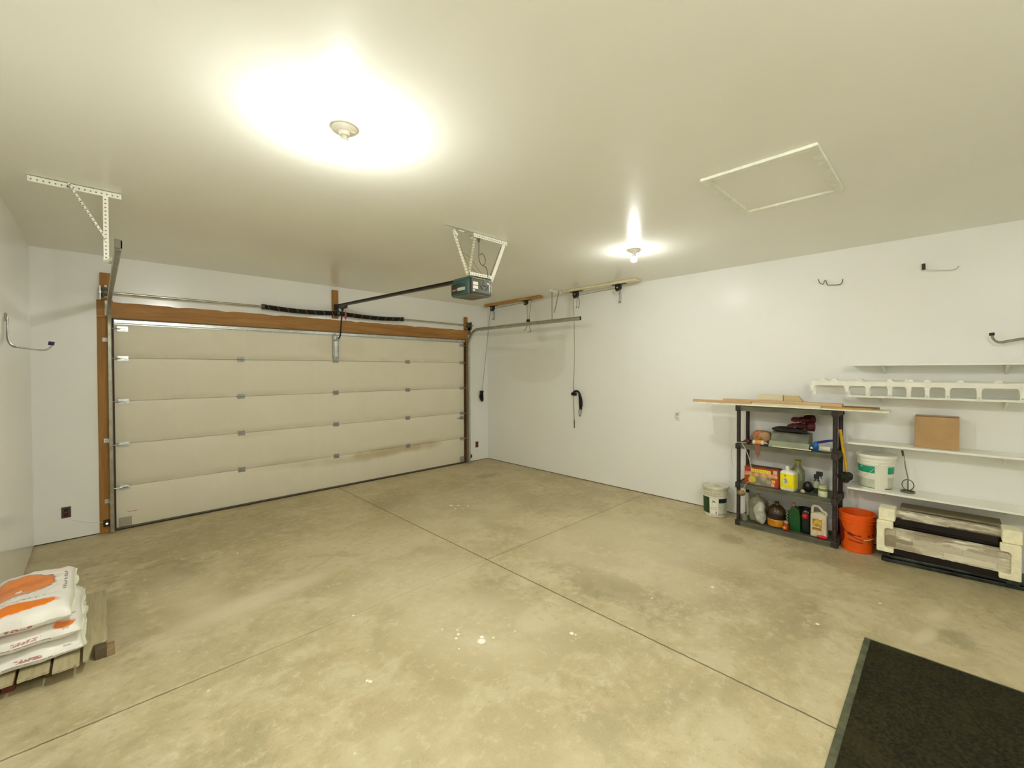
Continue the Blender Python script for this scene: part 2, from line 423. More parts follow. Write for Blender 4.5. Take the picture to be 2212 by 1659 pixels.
def bulbmat(k):
    m, N, P = newmat('bulb_glow')
    P.inputs['Base Color'].default_value = (1, 1, 1, 1)
    P.inputs['Emission Color'].default_value = (*BULB_COLOR, 1); P.inputs['Emission Strength'].default_value = BULB_STRENGTH[k]
    return m
M_bulbs = [bulbmat(0), bulbmat(1), bulbmat(2), bulbmat(3)]
def ledmat():
    m, N, P = newmat('led_glow'); P.inputs['Base Color'].default_value = (.9, .8, .3, 1)
    P.inputs['Emission Color'].default_value = (1, .85, .35, 1); P.inputs['Emission Strength'].default_value = 2.5
    return m
M_led = ledmat()
def matmat():
    m, N, P = newmat('floor_mat_pile'); vec, x, y, z = N.pos(False)
    n = N.noise(vec, 60, 4, .7); n2 = N.noise(vec, 5, 5, .7); n3 = N.noise(vec, 22, 3, .6)
    c = N.mix(N.ss(n, .35, .7), (.012, .011, .005), (.038, .034, .015))
    c = N.mix(N.m('MULTIPLY', N.ss(n2, .45, .7), .5), c, (.042, .038, .013))
    c = N.mix(N.m('MULTIPLY', N.ss(n3, .34, .26), .8), c, (.004, .004, .003))
    N.L.new(c, P.inputs['Base Color']); P.inputs['Roughness'].default_value = .95; P.inputs['Specular IOR Level'].default_value = .15
    b = N.n('ShaderNodeBump'); b.inputs['Strength'].default_value = .7; b.inputs['Distance'].default_value = .006
    N.L.new(N.noise(vec, 160, 3), b.inputs['Height']); N.L.new(b.outputs[0], P.inputs['Normal'])
    return m
M_mat = matmat()
M_matedge = mat('mat_rubber_edge', (.105, .110, .060), .6, 0, .25, 9)

# ------------------------------------------------------------------ the room
T = .12
def struct(name, mb, m, label, parent=None, bevel=0., origin=None):
    o = build(name, mb, m, parent, bevel=bevel, origin=origin)
    if parent is None: props(o, label, None, None, 'structure')
    return o
struct('floor', MB().box((XL-T, YR-T, -.15), (XR+T, YB+.6, 0)), M_conc, 'stained tan concrete garage slab with sawn joints')
struct('ceiling', MB().box((XL-T, YR-T, CH), (XR+T, YB+T, CH+.12)), M_ceil, 'glossy off-white painted drywall ceiling')
G = .010
struct('wall_left', MB().box((XL-T, YR-T, G), (XL, YB+T, CH)), M_wall, 'white wall beside the bags of pellets')
struct('wall_right', MB().box((XR, YR-T, G), (XR+T, YB+T, CH)), M_wallr, 'long white wall behind the shelves')
struct('wall_rear', MB().box((XL, YR-T, G), (XR, YR, CH)), M_wall, 'white wall opposite the garage door')
bw = MB(); bw.box((XL, YB, G), (0, YB+T, CH)); bw.box((5.065, YB, G), (XR, YB+T, CH)); bw.box((0, YB, 2.565), (5.065, YB+T, CH))
struct('wall_back', bw, M_wall, 'white wall around the garage door opening')
b = MB(); b.box((XR+.004, YR, 0), (XR+T, YB, G)); b.box((XL-T, YR, 0), (XL-.004, YB, G)); b.box((XL, YB+.004, 0), (0, YB+T, G)); b.box((5.065, YB+.004, 0), (XR, YB+T, G))
struct('trim_1', b, M_dkgap, 'dark gap of sill plate under the walls')
struct('trim_2', MB().box((.0, YB-.012, 2.372), (5.065, YB+.10, 2.565)), M_woodX, 'stained timber header over the garage door', bevel=.004)
struct('trim_3', MB().box((.0, YB-.010, .0), (.128, YB+.10, 2.371)), M_woodZ, 'stained timber jamb left of the garage door', bevel=.004)
struct('trim_4', MB().box((4.972, YB-.010, .0), (5.065, YB+.10, 2.371)), M_woodZ, 'stained timber jamb right of the garage door', bevel=.004)
struct('trim_5', MB().box((.028, YB-.040, 2.566), (.120, YB, 2.86)), M_woodZ, 'short upright timber above the left end of the header', bevel=.006)
struct('trim_6', MB().box((2.500, YB-.040, 2.566), (2.590, YB, 2.995)), M_woodZ, 'short upright timber above the middle of the header', bevel=.006)
struct('trim_7', MB().box((4.965, YB-.040, 2.566), (5.035, YB, 2.80)), M_woodZ, 'short upright timber above the right end of the header', bevel=.006)
# slightly raised white paint band over the header, ragged edge
pb = []
n = 60
for i in range(n+1):
    x = .13+4.82*i/n; pb.append(V(x, YB-.013, 2.552-.012*abs(noise.noise(V(x*7, 0, 0)))-(.012 if i in (7, 13, 20, 34, 47) else 0)))
poly = [V(.13, YB-.013, 2.575)]+pb+[V(4.95, YB-.013, 2.575)]
# kept below the wall face: overspray along the timber's top edge
o = build('paint_overspray', MB().prism(poly, (0, .004, 0)), M_wall, None); o.parent = bpy.data.objects['trim_2']

# garage door (door_1)
D = thing('door_1', 'white sectional garage door of five wide panels', None, (2.55, YB+.02, 0), kind='structure')
seams = [.012, .484, .966, 1.448, 1.930, 2.372]
for i in range(5):
    z0, z1 = seams[i]+.0015, seams[i+1]-.0015
    prof = [(.0, z0), (.0, z1-.010), (.006, z1), (.045, z1), (.045, z0)]
    prof = [(.004, z0), (0., z0+.006), (0., z1-.008), (.006, z1), (.045, z1), (.045, z0)]
    build('door_panel', MB().prism([(.130, YB+.004+a, zz) for a, zz in prof], (4.840, 0, 0)), M_door, D)
build('bottom_seal', MB().box((.13, YB-.002, .0), (4.97, YB+.04, .013)), M_rub, D)
sb = MB().box((.13, YB-.004, .013), (4.97, YB+.003, .030)); build('bottom_retainer', sb, mat('dirty_retainer', (.15, .13, .09), .5, .5), D)
many('track_shade_strip', [MB().box((.1185, YB-.014, .004), (.1335, YB-.0105, 2.370)), MB().box((4.966, YB-.014, .004), (5.017, YB-.0105, 2.370))], mat('track_shade_brown', (.055, .030, .020), .6), D)  # dark strips that paint the tracks' shade onto the jambs
st = MB(); st.prism([(.135, YB-.001, 2.306), (.135, YB-.012, 2.306), (.135, YB-.012, 2.314), (.135, YB-.05, 2.320), (.135, YB-.05, 2.338), (.135, YB-.062, 2.338), (.135, YB-.062, 2.352), (.135, YB-.045, 2.356), (.135, YB-.012, 2.362), (.135, YB-.001, 2.366)], (4.825, 0, 0))
build('strut', st, M_galvb, D)
cs = MB(); cs.box((2.512, YB-.008, 1.952), (2.598, YB+.004, 2.300)); cs.box((2.512, YB-.022, 1.952), (2.518, YB-.006, 2.300)); cs.box((2.592, YB-.022, 1.952), (2.598, YB-.006, 2.300))
build('center_stile', cs, M_zinc, D); build('center_stile_face', MB().box((2.534, YB-.026, 1.990), (2.576, YB-.007, 2.235)), M_galvb, D, bevel=.004)
ob = MB(); ob.box((2.515, YB-.075, 2.245), (2.597, YB-.005, 2.302)); ob.cyl((2.54, YB-.09, 2.268), (2.575, YB-.09, 2.268), .012); ob.prism([(2.530, YB-.075, 2.245), (2.580, YB-.075, 2.245), (2.570, YB-.10, 2.262), (2.540, YB-.10, 2.262)], (0, 0, .02))
build('operator_bracket', ob, M_galvb, D, bevel=.003)
def hinge_mb():
    h = MB(); h.box((-.040, -.006, -.032), (-.012, .0, .032)); h.box((.012, -.006, -.032), (.040, .0, .032))
    h.box((-.040, -.005, -.030), (.040, .0, -.004)); h.box((-.034, -.012, .004), (.034, -.004, .026))
    h.cyl((-.042, -.012, .0), (.042, -.012, .0), .0075, seg=12)
    for sx in (-.026, .026):
        for sz in (-.02, .02): h.cyl((sx, -.012, sz), (sx, -.004, sz), .006, seg=6)
    return h
first = None
for z in seams[1:5]:
    for x in (1.330, 2.555, 3.770):
        if first is None:
            first = build('hinge', hinge_mb(), M_zinc, D, w=False); h = first
        else:
            h = first.copy(); C.objects.link(h); h.parent = D
        h.location = (x-2.55, YB+.002-(YB+.02), z)
def roller_mb(sg):
    h = MB(); h.box((-.045, -.006, -.028), (.045, .0, .028)); h.prism([(-.040, -.006, -.016), (.044, -.006, -.016), (.044, -.030, -.020), (-.030, -.030, -.020)], (0, 0, .010))
    h.box((-.040, -.030, -.018), (.035, -.005, -.012)); h.box((-.04, -.034, .004), (.03, -.006, .010))
    h.cyl((-sg*.02, -.030, 0), (-sg*.110, -.030, 0), .006, seg=10); return h
for sg, x in ((1, .205), (-1, 4.915)):
    r0 = None
    for z in (2.262, 1.930, 1.448, .966, .484):
        if r0 is None: r0 = build('roller_bracket', roller_mb(sg), M_galv, D, w=False); h = r0
        else: h = r0.copy(); C.objects.link(h); h.parent = D
        h.location = (x-2.55, YB+.001-(YB+.02), z-.004)
    build('corner_bracket', MB().box((x-.05, YB-.004, .035), (x+.055, YB+.004, .135)).bar((x-.03, YB-.02, .05), (x+.05, YB-.005, .05), .02, .02), mat('corner_plate_grey', (.40, .37, .31), .5, .3, .05, 8), D, bevel=.002)
build('slide_latch', MB().box((4.875, YB-.012, .845), (4.945, YB+.004, .905)).cyl((4.80, YB-.018, .875), (4.97, YB-.018, .875), .007, seg=10).box((4.835, YB-.03, .868), (4.843, YB-.012, .882)), M_zinc, D)
part_label(build('height_mark', MB().box((.225, YB+.0025, .187), (.310, YB+.0045, .192)), mat('red_crayon', (.55, .16, .06), .7), D), 'short red line drawn near the lower left corner')

# tracks
def ctrack(xw, sg, ylast, z):
    """C-shaped track in the plane x = xw, open towards the door side sg"""
    r = .30; yv = YB-.075
    path = [V(xw, yv, .02), V(xw, yv, z-r)]+arc((xw, yv-r, z-r), r, 0, math.pi/2, 12)[1:]+[V(xw, ylast, z)]
    mb = MB(); rows = []
    sec = [(-.024, .028), (-.030, .024), (-.028, 0), (-.010, -.003), (.010, -.003), (.028, 0), (.030, .024), (.024, .028)]
    sec2 = [(a*.92, bb+.0025) if abs(a) < .029 else (a*.92, bb) for a, bb in reversed(sec)]
    for i, p in enumerate(path):
        t = (path[min(i+1, len(path)-1)]-path[max(i-1, 0)]).normalized(); nrm = V(0, -t.z, t.y)
        rows.append([p+nrm*a+V(sg*bb, 0, 0) for a, bb in sec+sec2])
    vs = mb.quadgrid(rows, closed_v=True); mb.bm.faces.new(list(reversed(vs[0]))); mb.bm.faces.new(vs[-1])
    return mb
def perf(mb_m, p, q, w, t, u, v, parent, name, label=None):
    o = build(name, MB().angle(p, q, w, t, u, v), mb_m, parent)
    p, q, u, v = Vector(p), Vector(q), Vector(u).normalized(), Vector(v).normalized()
    hb = MB(); L = (q-p).length; d = (q-p).normalized(); k = int(L/.027)
    for i in range(k):
        c = p+d*(.015+i*.027)
        for a, nn in ((u, v), (v, u)):
            cc = c+a*(w*.56); s1 = cc-nn*.0008; s2 = cc+nn*(t+.0008)
            hb.bar(s1, s2, .0095, .0075, up=d)
    build('punched_holes', hb, M_hole, o)
    return o
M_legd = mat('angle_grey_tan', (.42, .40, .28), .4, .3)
TL = thing('door_track', 'steel garage door track left of the door, curving up and back under the ceiling', 'door track', (.085, YB-.075, 0))
build('rail', ctrack(.085, 1, 3.56, 2.555), M_track, TL)
build('end_cap', MB().box((.080, 3.545, 2.528), (.108, 3.575, 2.582)), mat('track_end_dark', (.10, .09, .06), .5, .4), TL)
for z, m in ((2.13, M_lab), (1.02, M_lab), (.35, M_galv)):
    j = build('jamb_bracket', MB().box((.042, YB-.016, z-.022), (.085, YB-.009, z+.022)).box((.078, YB-.085, z-.02), (.083, YB-.010, z+.02)), m if z > .5 else M_galv, TL)
    build('bolt', MB().cyl((.060, YB-.024, z), (.060, YB-.015, z), .007, seg=6), M_zinc, j)
build('flag_bracket', MB().box((.065, YB-.017, 2.40), (.088, YB-.013, 2.56)), M_track, TL)
perf(M_white, (-.305, 4.185, 3.046), (.135, 4.185, 3.046), .036, .003, (0, 1, 0), (0, 0, -1), TL, 'ceiling_angle')
perf(M_white, (.068, 4.186, 3.03), (.068, 4.186, 2.545), .028, .003, (0, 1, 0), (-1, 0, 0), TL, 'hanger_leg')
perf(M_white, (-.125, 4.180, 3.03), (.050, 4.180, 2.70), .034, .003, (0, 0, 1), (0, -1, 0), TL, 'diagonal_brace')
build('hanger_bolt', MB().cyl((.045, 4.200, 2.556), (.088, 4.200, 2.556), .010, seg=8), M_galvb, TL)
TR = thing('door_track', 'steel garage door track right of the door, its long arm running along the right wall', 'door track', (5.03, YB-.075, 0))
build('rail', ctrack(5.045, -1, 3.82, 2.545), M_trackpale, TR)
build('flag_bracket', MB().box((5.045, YB-.018, 2.40), (5.062, YB-.013, 2.62)).box((5.052, YB-.11, 2.46), (5.056, YB-.018, 2.60)), M_track, TR)
for z in (2.0, 1.1, .35): build('jamb_bracket', MB().box((5.045, YB-.016, z-.022), (5.085, YB-.009, z+.022)).box((5.050, YB-.085, z-.02), (5.054, YB-.010, z+.02)), M_galv, TR)
perf(M_white, (4.985, 4.385, 3.046), (5.36, 4.385, 3.046), .036, .003, (0, 1, 0), (0, 0, -1), TR, 'ceiling_angle')
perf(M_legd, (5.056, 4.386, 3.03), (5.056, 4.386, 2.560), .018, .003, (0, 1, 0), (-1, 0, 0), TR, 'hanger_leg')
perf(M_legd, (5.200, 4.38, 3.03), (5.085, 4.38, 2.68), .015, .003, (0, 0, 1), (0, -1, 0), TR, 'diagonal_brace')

# torsion spring assembly
TS = thing('torsion_spring_assembly', 'black torsion springs on a steel shaft above the garage door', 'door springs', (2.555, YB-.10, 2.655))
zs, ys = 2.640, YB-.100
build('shaft', MB().cyl((.02, ys, zs), (5.12, ys, zs), .0135, seg=16), mat('shaft_steel', (.52, .51, .44), .25, .85, .1, 20), TS)
M_spring, N_, P_ = newmat('black_spring_steel'); vec_, x_, y_, z_ = N_.pos(False)
P_.inputs['Base Color'].default_value = (.018, .013, .013, 1); P_.inputs['Roughness'].default_value = .35; P_.inputs['Metallic'].default_value = .3
b_ = N_.n('ShaderNodeBump'); b_.inputs['Strength'].default_value = .8; b_.inputs['Distance'].default_value = .004
N_.L.new(N_.m('SINE', N_.m('MULTIPLY', x_, 2*math.pi/.008)), b_.inputs['Height']); N_.L.new(b_.outputs[0], P_.inputs['Normal'])
M_stripe = mat('spring_paint_line', (.35, .33, .30), .6)
for x0, x1, sg in ((1.575, 2.530, 1), (2.585, 3.620, -1)):
    pts = []; nn = 40
    sagf = lambda t: -.020*math.sin(math.pi*t)
    for i in range(nn+1):
        t = i/nn; pts.append(V(x0+(x1-x0)*t, ys, zs+sagf(t)))
    sp = build('spring', MB().tube(pts, .033, 24), M_spring, TS)
    k = 8
    for i in range(k):
        st_ = MB()
        t0 = (i+.5)/k; q = []
        for j in range(13):
            a = -math.pi*.35+math.pi*1.1*j/12-.2
            t = t0+sg*.030*(j-6)/6
            q.append(V(x0+(x1-x0)*t, ys-.0335*math.cos(a), zs+sagf(t)-.0335*math.sin(a)))
        st_.tube(q, .0025, 6); build('paint_line', st_, M_stripe, sp)
    ex = x0 if sg == 1 else x1
    build('winding_cone', MB().cyl((ex-.02 if sg == 1 else ex-.01, ys, zs), (ex+.01 if sg == 1 else ex+.02, ys, zs), .036, seg=20), mat('winding_cone_grey', (.10, .095, .08), .4, .5), TS)
build('center_bearing', MB().box((2.535, YB-.045, 2.575), (2.580, YB-.040, 2.74)).box((2.555, ys-.03, 2.60), (2.561, YB-.04, 2.70)).cyl((2.545, ys, zs), (2.575, ys, zs), .040, seg=20), mat('bearing_dark', (.11, .11, .09), .35, .6), TS)
for x, sg in ((.075, -1), (5.010, 1)):
    build('cable_drum', MB().lathe([(.045, -.03), (.052, -.027), (.052, -.02), (.040, -.015), (.040, .02), (.052, .025), (.052, .03)], (x, ys, zs), 24, M=Matrix.Rotation(math.pi/2, 4, 'Y')), M_grey if sg == -1 else mat('drum_dark', (.09, .085, .065), .4, .5), TS)
    build('end_bearing_plate', MB().box((x+sg*.045-.003, ys-.05, zs-.09), (x+sg*.045+.003, YB-.02, zs+.06)).cyl((x+sg*.04, ys, zs), (x+sg*.055, ys, zs), .03, seg=16), M_galv, TS)
many('cable_clip', [MB().box((.060, YB-.06, 2.70), (.085, YB-.041, 2.725)), MB().box((.060, YB-.06, 2.59), (.085, YB-.041, 2.615))], M_lab, TS, bevel=.006)

# ------------------------------------------------------------------ garage door opener
OP = thing('garage_door_opener', 'dark green garage door opener hanging from the ceiling on white perforated legs', 'garage door opener', (2.567, 3.27, 2.495))
x0, x1, y0, y1, z0, z1 = 2.437, 2.697, 3.118, 3.425, 2.493, 2.640
cov = MB(); cov.prism([(x0+.012, 0, z0), (x0, 0, z0+.012), (x0, 0, z1-.010), (x0+.020, 0, z1+.004), (x1-.02, 0, z1+.004), (x1, 0, z1-.01), (x1, 0, z0+.012), (x1-.012, 0, z0)], (0, y1-y0-.03, 0), Matrix.Translation((0, y0+.004, 0)))
cov.prism([(x0+.012, 0, z0), (x0, 0, z0+.012), (x0, 0, z1-.010), (x0+.020, 0, z1+.004), (x1-.02, 0, z1+.004), (x1, 0, z1-.01), (x1, 0, z0+.012), (x1-.012, 0, z0)], (0, .004, 0), Matrix.Translation((0, y1-.026, 0)))
housing = build('housing', cov, M_green, OP, bevel=.004)
nose = MB(); rows = []
for t, kx, kz0 in ((0, 0, 0), (.35, .006, .006), (.7, .018, .020), (1, .036, .045)):
    yy = y1-.024+.055*t
    rows.append([(x0+kx+.01, yy, z0+kz0), (x0+kx, yy, z0+kz0+.012), (x0+kx, yy, z1-.02-kx*.3), (x0+kx+.02, yy, z1-.006-kx*.3), (x1-kx-.02, yy, z1-.006-kx*.3), (x1-kx, yy, z1-.02-kx*.3), (x1-kx, yy, z0+kz0+.012), (x1-kx-.01, yy, z0+kz0)])
vs = nose.quadgrid(rows, closed_v=True); nose.bm.faces.new(vs[-1]); nose.bm.faces.new(list(reversed(vs[0])))
build('nose_cover', nose, M_green, OP)
build('cover_rib', MB().box((x0-.0025, y0+.006, z1-.030), (x0+.002, y1-.03, z1-.026)).box((x0-.0025, y0+.006, z0+.01), (x0+.002, y0+.030, z1-.01)), M_greend, OP)
build('top_cover', MB().box((x0+.018, y0+.004, z1), (x1-.018, y1-.02, z1+.026)), M_green, OP, bevel=.006)
build('bottom_panel', MB().box((x0+.012, y0+.001, z0-.004), (x1-.012, y1-.02, z0+.001)), M_greyb, OP)
ep = build('end_panel', MB().box((x0+.006, y0-.004, z0+.006), (x1-.004, y0+.006, z1+.016)), M_grey, OP, bevel=.003)
build('end_frame', MB().box((x0-.002, y0-.006, z0), (x0+.016, y0+.006, z1+.004)).box((x0+.012, y0-.007, z0+.012), (x1-.014, y0, z0+.020)), M_blackpl, OP)
many('warning_label', [MB().box((x0+.032, y0-.0065, z0+.088), (x0+.090, y0-.003, z0+.116)), MB().box((x0+.032, y0-.0065, z0+.052), (x0+.090, y0-.003, z0+.080)), MB().box((x0+.034, y0-.0065, z0+.028), (x0+.050, y0-.003, z0+.044)), MB().box((x1-.060, y0-.0065, z0+.112), (x1-.032, y0-.003, z0+.122))], M_lab, ep)
build('label_stripe', MB().box((x0+.032, y0-.0062, z0+.080), (x0+.092, y0-.003, z0+.088)), mat('label_stripe_red', (.35, .12, .06), .6), ep)
for a0, a1 in ((math.pi*1.02, math.pi*1.40), (math.pi*1.60, math.pi*1.98)):
    vent = MB(); vent.tube(arc((x1-.095, y0-.005, z0+.090), .040, a0, a1, 10, (1, 0, 0), (0, 0, 1)), .0032, 6); build('vent_slot', vent, M_blackpl, ep)
build('edge_label', MB().box((x1-.030, y0-.0065, z0+.040), (x1-.024, y0-.003, z0+.112)), M_lab, ep)
screws = MB()
for i in range(4): screws.cyl((x1-.014, y0-.008, z0+.095+i*.016), (x1-.014, y0-.003, z0+.095+i*.016), .004, seg=8)
screws.cyl((x1-.030, y0-.010, z1-.006), (x1-.030, y0-.003, z1-.006), .006, seg=8)
build('screws', screws, M_galvb, ep)
build('antenna_wire', MB().tube(bez([(x1-.125, y0-.006, z1+.012), (x1-.115, y0-.02, z1-.01), (x1-.122, y0-.018, z1-.04), (x1-.10, y0-.015, z1-.058), (x1-.06, y0-.008, z1-.052)], 8), .0022, 6), M_blackpl, OP)
build('wiring', MB().tube(bez([(x0+.03, y0-.004, z1+.008), (x0+.07, y0-.016, z1-.002), (x0+.11, y0-.006, z1+.006), (x0+.17, y0-.012, z1-.002)], 8), .003, 6), mat('wire_yellow', (.55, .50, .20), .5), OP)
tag1 = build('nameplate', MB().box((x0-.004, y0+.075, z0+.045), (x0+.001, y0+.190, z0+.075)), mat('nameplate_silver', (.50, .52, .43), .4, .3, .15, 90), OP)
sc = MB(); pts = [(x0-.004, y0+.275-i*.0085, z0+.058+.006*math.sin(i*1.7)) for i in range(10)]
sc.tube(bez(pts, 4), .0035, 6); part_label(build('logo_script', sc, mat('logo_red', (.55, .16, .15), .5), OP), 'small red script logo')
for nm, c, r in (('light_lens', (x1+.004, y0+.10, z0+.080), (.030, .085, .060)), ('light_lens', (x0+.13, y1+.042, z0+.090), (.085, .030, .055))):
    build(nm, MB().blob(c, r, 24, 14, e=.6), M_lens, OP)
# rail from the housing to the header
build('rail', MB().prism([(2.530, 3.40, 2.683), (2.580, 3.40, 2.683), (2.580, 3.40, 2.678), (2.560, 3.40, 2.678), (2.560, 3.40, 2.655), (2.572, 3.40, 2.655), (2.572, 3.40, 2.650), (2.538, 3.40, 2.650), (2.538, 3.40, 2.655), (2.550, 3.40, 2.655), (2.550, 3.40, 2.678), (2.530, 3.40, 2.678)], (0, 3.10, .088)), M_brownbl, OP)
build('header_bracket', MB().box((2.520, 6.44, 2.725), (2.590, 6.522, 2.735)).box((2.520, 6.515, 2.69), (2.590, 6.521, 2.78)), M_black, OP)
build('trolley', MB().box((2.535, 6.16, 2.690), (2.577, 6.33, 2.735)).box((2.545, 6.27, 2.66), (2.566, 6.315, 2.70)), M_black, OP, bevel=.004)
build('door_arm', MB().tube(bez([(2.556, 6.29, 2.690), (2.558, 6.33, 2.56), (2.562, 6.37, 2.42), (2.566, 6.40, 2.33), (2.566, 6.43, 2.285), (2.560, 6.46, 2.270), (2.556, 6.475, 2.268)], 8), .0105, 10), M_black, OP)
rc = MB(); rc.tube(bez([(2.556, 6.185, 2.69), (2.558, 6.185, 2.66), (2.557, 6.187, 2.63)], 5), .003, 6)
build('release_cord', rc, M_rope, OP)
build('release_handle', MB().tube([(2.557, 6.187, 2.640), (2.557, 6.187, 2.620), (2.557, 6.187, 2.545), (2.557, 6.187, 2.530)], [.006, .0135, .0135, .006], 12), mat('release_red', (.45, .06, .06), .35), OP)
build('cord_end', MB().tube(bez([(2.557, 6.187, 2.530), (2.556, 6.19, 2.50), (2.56, 6.20, 2.47)], 5), .004, 6), M_rope, OP)
# hanger
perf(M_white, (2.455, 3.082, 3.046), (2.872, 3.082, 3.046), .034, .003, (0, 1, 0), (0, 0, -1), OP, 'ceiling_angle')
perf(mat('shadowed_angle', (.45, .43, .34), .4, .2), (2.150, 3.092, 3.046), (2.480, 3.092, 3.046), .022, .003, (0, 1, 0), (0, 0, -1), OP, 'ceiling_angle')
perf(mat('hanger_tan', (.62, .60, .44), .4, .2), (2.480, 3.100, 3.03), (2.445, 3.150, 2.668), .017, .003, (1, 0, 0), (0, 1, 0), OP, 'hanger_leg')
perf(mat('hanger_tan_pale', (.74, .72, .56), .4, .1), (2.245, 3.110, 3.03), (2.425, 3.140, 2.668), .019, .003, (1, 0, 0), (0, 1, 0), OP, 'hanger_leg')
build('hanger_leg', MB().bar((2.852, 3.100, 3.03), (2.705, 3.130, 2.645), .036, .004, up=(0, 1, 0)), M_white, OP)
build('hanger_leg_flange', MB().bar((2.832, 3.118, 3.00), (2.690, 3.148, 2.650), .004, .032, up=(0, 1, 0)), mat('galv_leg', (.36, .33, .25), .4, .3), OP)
perf(M_white, (2.435, 3.112, 2.692), (2.705, 3.112, 2.692), .030, .003, (0, 1, 0), (0, 0, -1), OP, 'top_strap')
build('angle_clip', MB().bar((2.235, 3.09, 3.03), (2.275, 3.085, 2.985), .018, .004).cyl((2.29, 3.08, 3.03), (2.35, 3.09, 3.035), .006, seg=8), M_white, OP)
cord = [(2.535, 3.11, 3.015), (2.540, 3.115, 2.97), (2.545, 3.115, 2.885)]
loop = [(2.575, 3.11, 2.88), (2.605, 3.11, 2.84), (2.600, 3.11, 2.795), (2.585, 3.11, 2.775), (2.555, 3.112, 2.80), (2.542, 3.115, 2.84), (2.552, 3.118, 2.880), (2.575, 3.118, 2.885), (2.600, 3.118, 2.86), (2.607, 3.116, 2.82), (2.59, 3.113, 2.782), (2.615, 3.11, 2.765), (2.640, 3.11, 2.72), (2.648, 3.115, 2.665)]
build('power_cord', MB().tube(bez([(2.536, 3.11, 2.98), (2.540, 3.113, 2.93), (2.540, 3.115, 2.87), (2.548, 3.116, 2.81), (2.580, 3.113, 2.775)]+loop[0:0]+[(2.610, 3.11, 2.80), (2.608, 3.108, 2.85), (2.575, 3.106, 2.882), (2.545, 3.108, 2.865)], 6), .0038, 8)
      .tube(bez([(2.580, 3.113, 2.775), (2.620, 3.11, 2.762), (2.640, 3.11, 2.72), (2.650, 3.115, 2.665)], 6), .0038, 8), mat('cord_olive', (.11, .105, .055), .5), OP)
build('plug', MB().tube([(2.535, 3.11, 3.018), (2.535, 3.11, 3.002), (2.536, 3.11, 2.975)], [.016, .014, .005], 12), mat('plug_brown', (.10, .075, .035), .5), OP)
build('low_voltage_wire', MB().tube(bez([(2.31, 3.12, 2.945), (2.36, 3.13, 2.86), (2.47, 3.15, 2.83), (2.56, 3.14, 2.73), (2.64, 3.13, 2.66)], 6), .0015, 5).tube(bez([(2.32, 3.12, 2.94), (2.38, 3.13, 2.82), (2.45, 3.14, 2.75), (2.52, 3.14, 2.71), (2.60, 3.13, 2.665)], 6), .0015, 5), M_wire, OP)
OU = thing('ceiling_outlet', 'small white outlet box behind the opener bracket on the ceiling', 'electrical outlet', (2.535, 3.14, 3.05))
build('box', MB().box((2.50, 3.122, 3.026), (2.572, 3.20, 3.049)), M_white, OU, bevel=.003)

# ------------------------------------------------------------------ lamps
def lamp(x, y, label, k):
    L = thing('ceiling_lampholder', label, 'ceiling light', (x, y, CH), group=None)
    base = [(.0, -.0), (.063, -.0), (.064, -.006), (.062, -.012), (.050, -.017), (.030, -.022), (.027, -.034), (.026, -.040), (.0, -.040)]
    build('porcelain_base', MB().lathe([(r, z) for r, z in base], (x, y, CH-.001), 40), M_porc, L)
    sw = MB().box((x+.018, y-.036, CH-.026), (x+.042, y-.024, CH-.014)); build('pull_switch', sw, M_cream, L, bevel=.002); build('screw', MB().cyl((x-.03, y+.008, CH-.022), (x-.03, y+.008, CH-.012), .006, seg=10), M_cream, L)
    build('bulb_collar', MB().lathe([(.0, -.036), (.014, -.036), (.0155, -.048), (.023, -.060), (.0305, -.074), (.0, -.074)], (x, y, CH-.001), 28), M_white, L)
    # frosted diffuser: the flank over the driver housing glows weakly, the dome carries the light
    build('bulb_flank', MB().lathe([(.0, -.0742), (.0303, -.0742), (.0330, -.086), (.0335, -.093), (.0325, -.103), (.0, -.103)], (x, y, CH-.001), 28), M_bulbs[3], L)
    build('bulb', MB().lathe([(.0, -.1031), (.0325, -.1031), (.0290, -.113), (.022, -.121), (.012, -.126), (0, -.1275)], (x, y, CH-.001), 28), M_bulbs[k], L)
    return L
lamp(.925, 2.235, 'bare bulb in a round porcelain holder, the one nearer the left wall', 0)
lamp(4.020, 2.350, 'bare bulb in a round porcelain holder, the one nearer the right wall', 1)

# globe lamp added for fill light, unseen behind the camera
GL = thing('fill_globe_lamp', 'round frosted globe lamp added on the ceiling out of view for fill light', 'ceiling light', (.75, -.85, CH))
build('base', MB().cyl((.75, -.85, CH-.03), (.75, -.85, CH-.0005), .07, seg=32), M_porc, GL)
build('globe', MB().blob((.75, -.85, CH-.135), (.11, .11, .11), 32, 18), M_bulbs[2], GL)

# attic hatch
AH = thing('attic_hatch', 'white framed access hatch in the ceiling', 'ceiling hatch', (3.27, .84, CH))
hx0, hx1, hy0, hy1 = 2.834, 3.705, .515, 1.170
fr = MB()
w = .052; zt, zb = CH-.001, CH-.022
def mitre(a, b_, ia, ib):
    fr.prism([a, b_, ib, ia], (0, 0, zt-zb))
o_ = [(hx0, hy0, zb), (hx1, hy0, zb), (hx1, hy1, zb), (hx0, hy1, zb)]
i_ = [(hx0+w, hy0+w, zb), (hx1-w, hy0+w, zb), (hx1-w, hy1-w, zb), (hx0+w, hy1-w, zb)]
for k in range(4):
    f2 = MB(); f2.prism([o_[k], o_[(k+1) % 4], i_[(k+1) % 4], i_[k]], (0, 0, zt-zb))
    build('frame_casing', f2, M_white, AH, bevel=.005)
build('panel', MB().box((hx0+w-.005, hy0+w-.005, CH-.006), (hx1-w+.005, hy1-w+.005, CH-.0005)), M_ceil, AH)

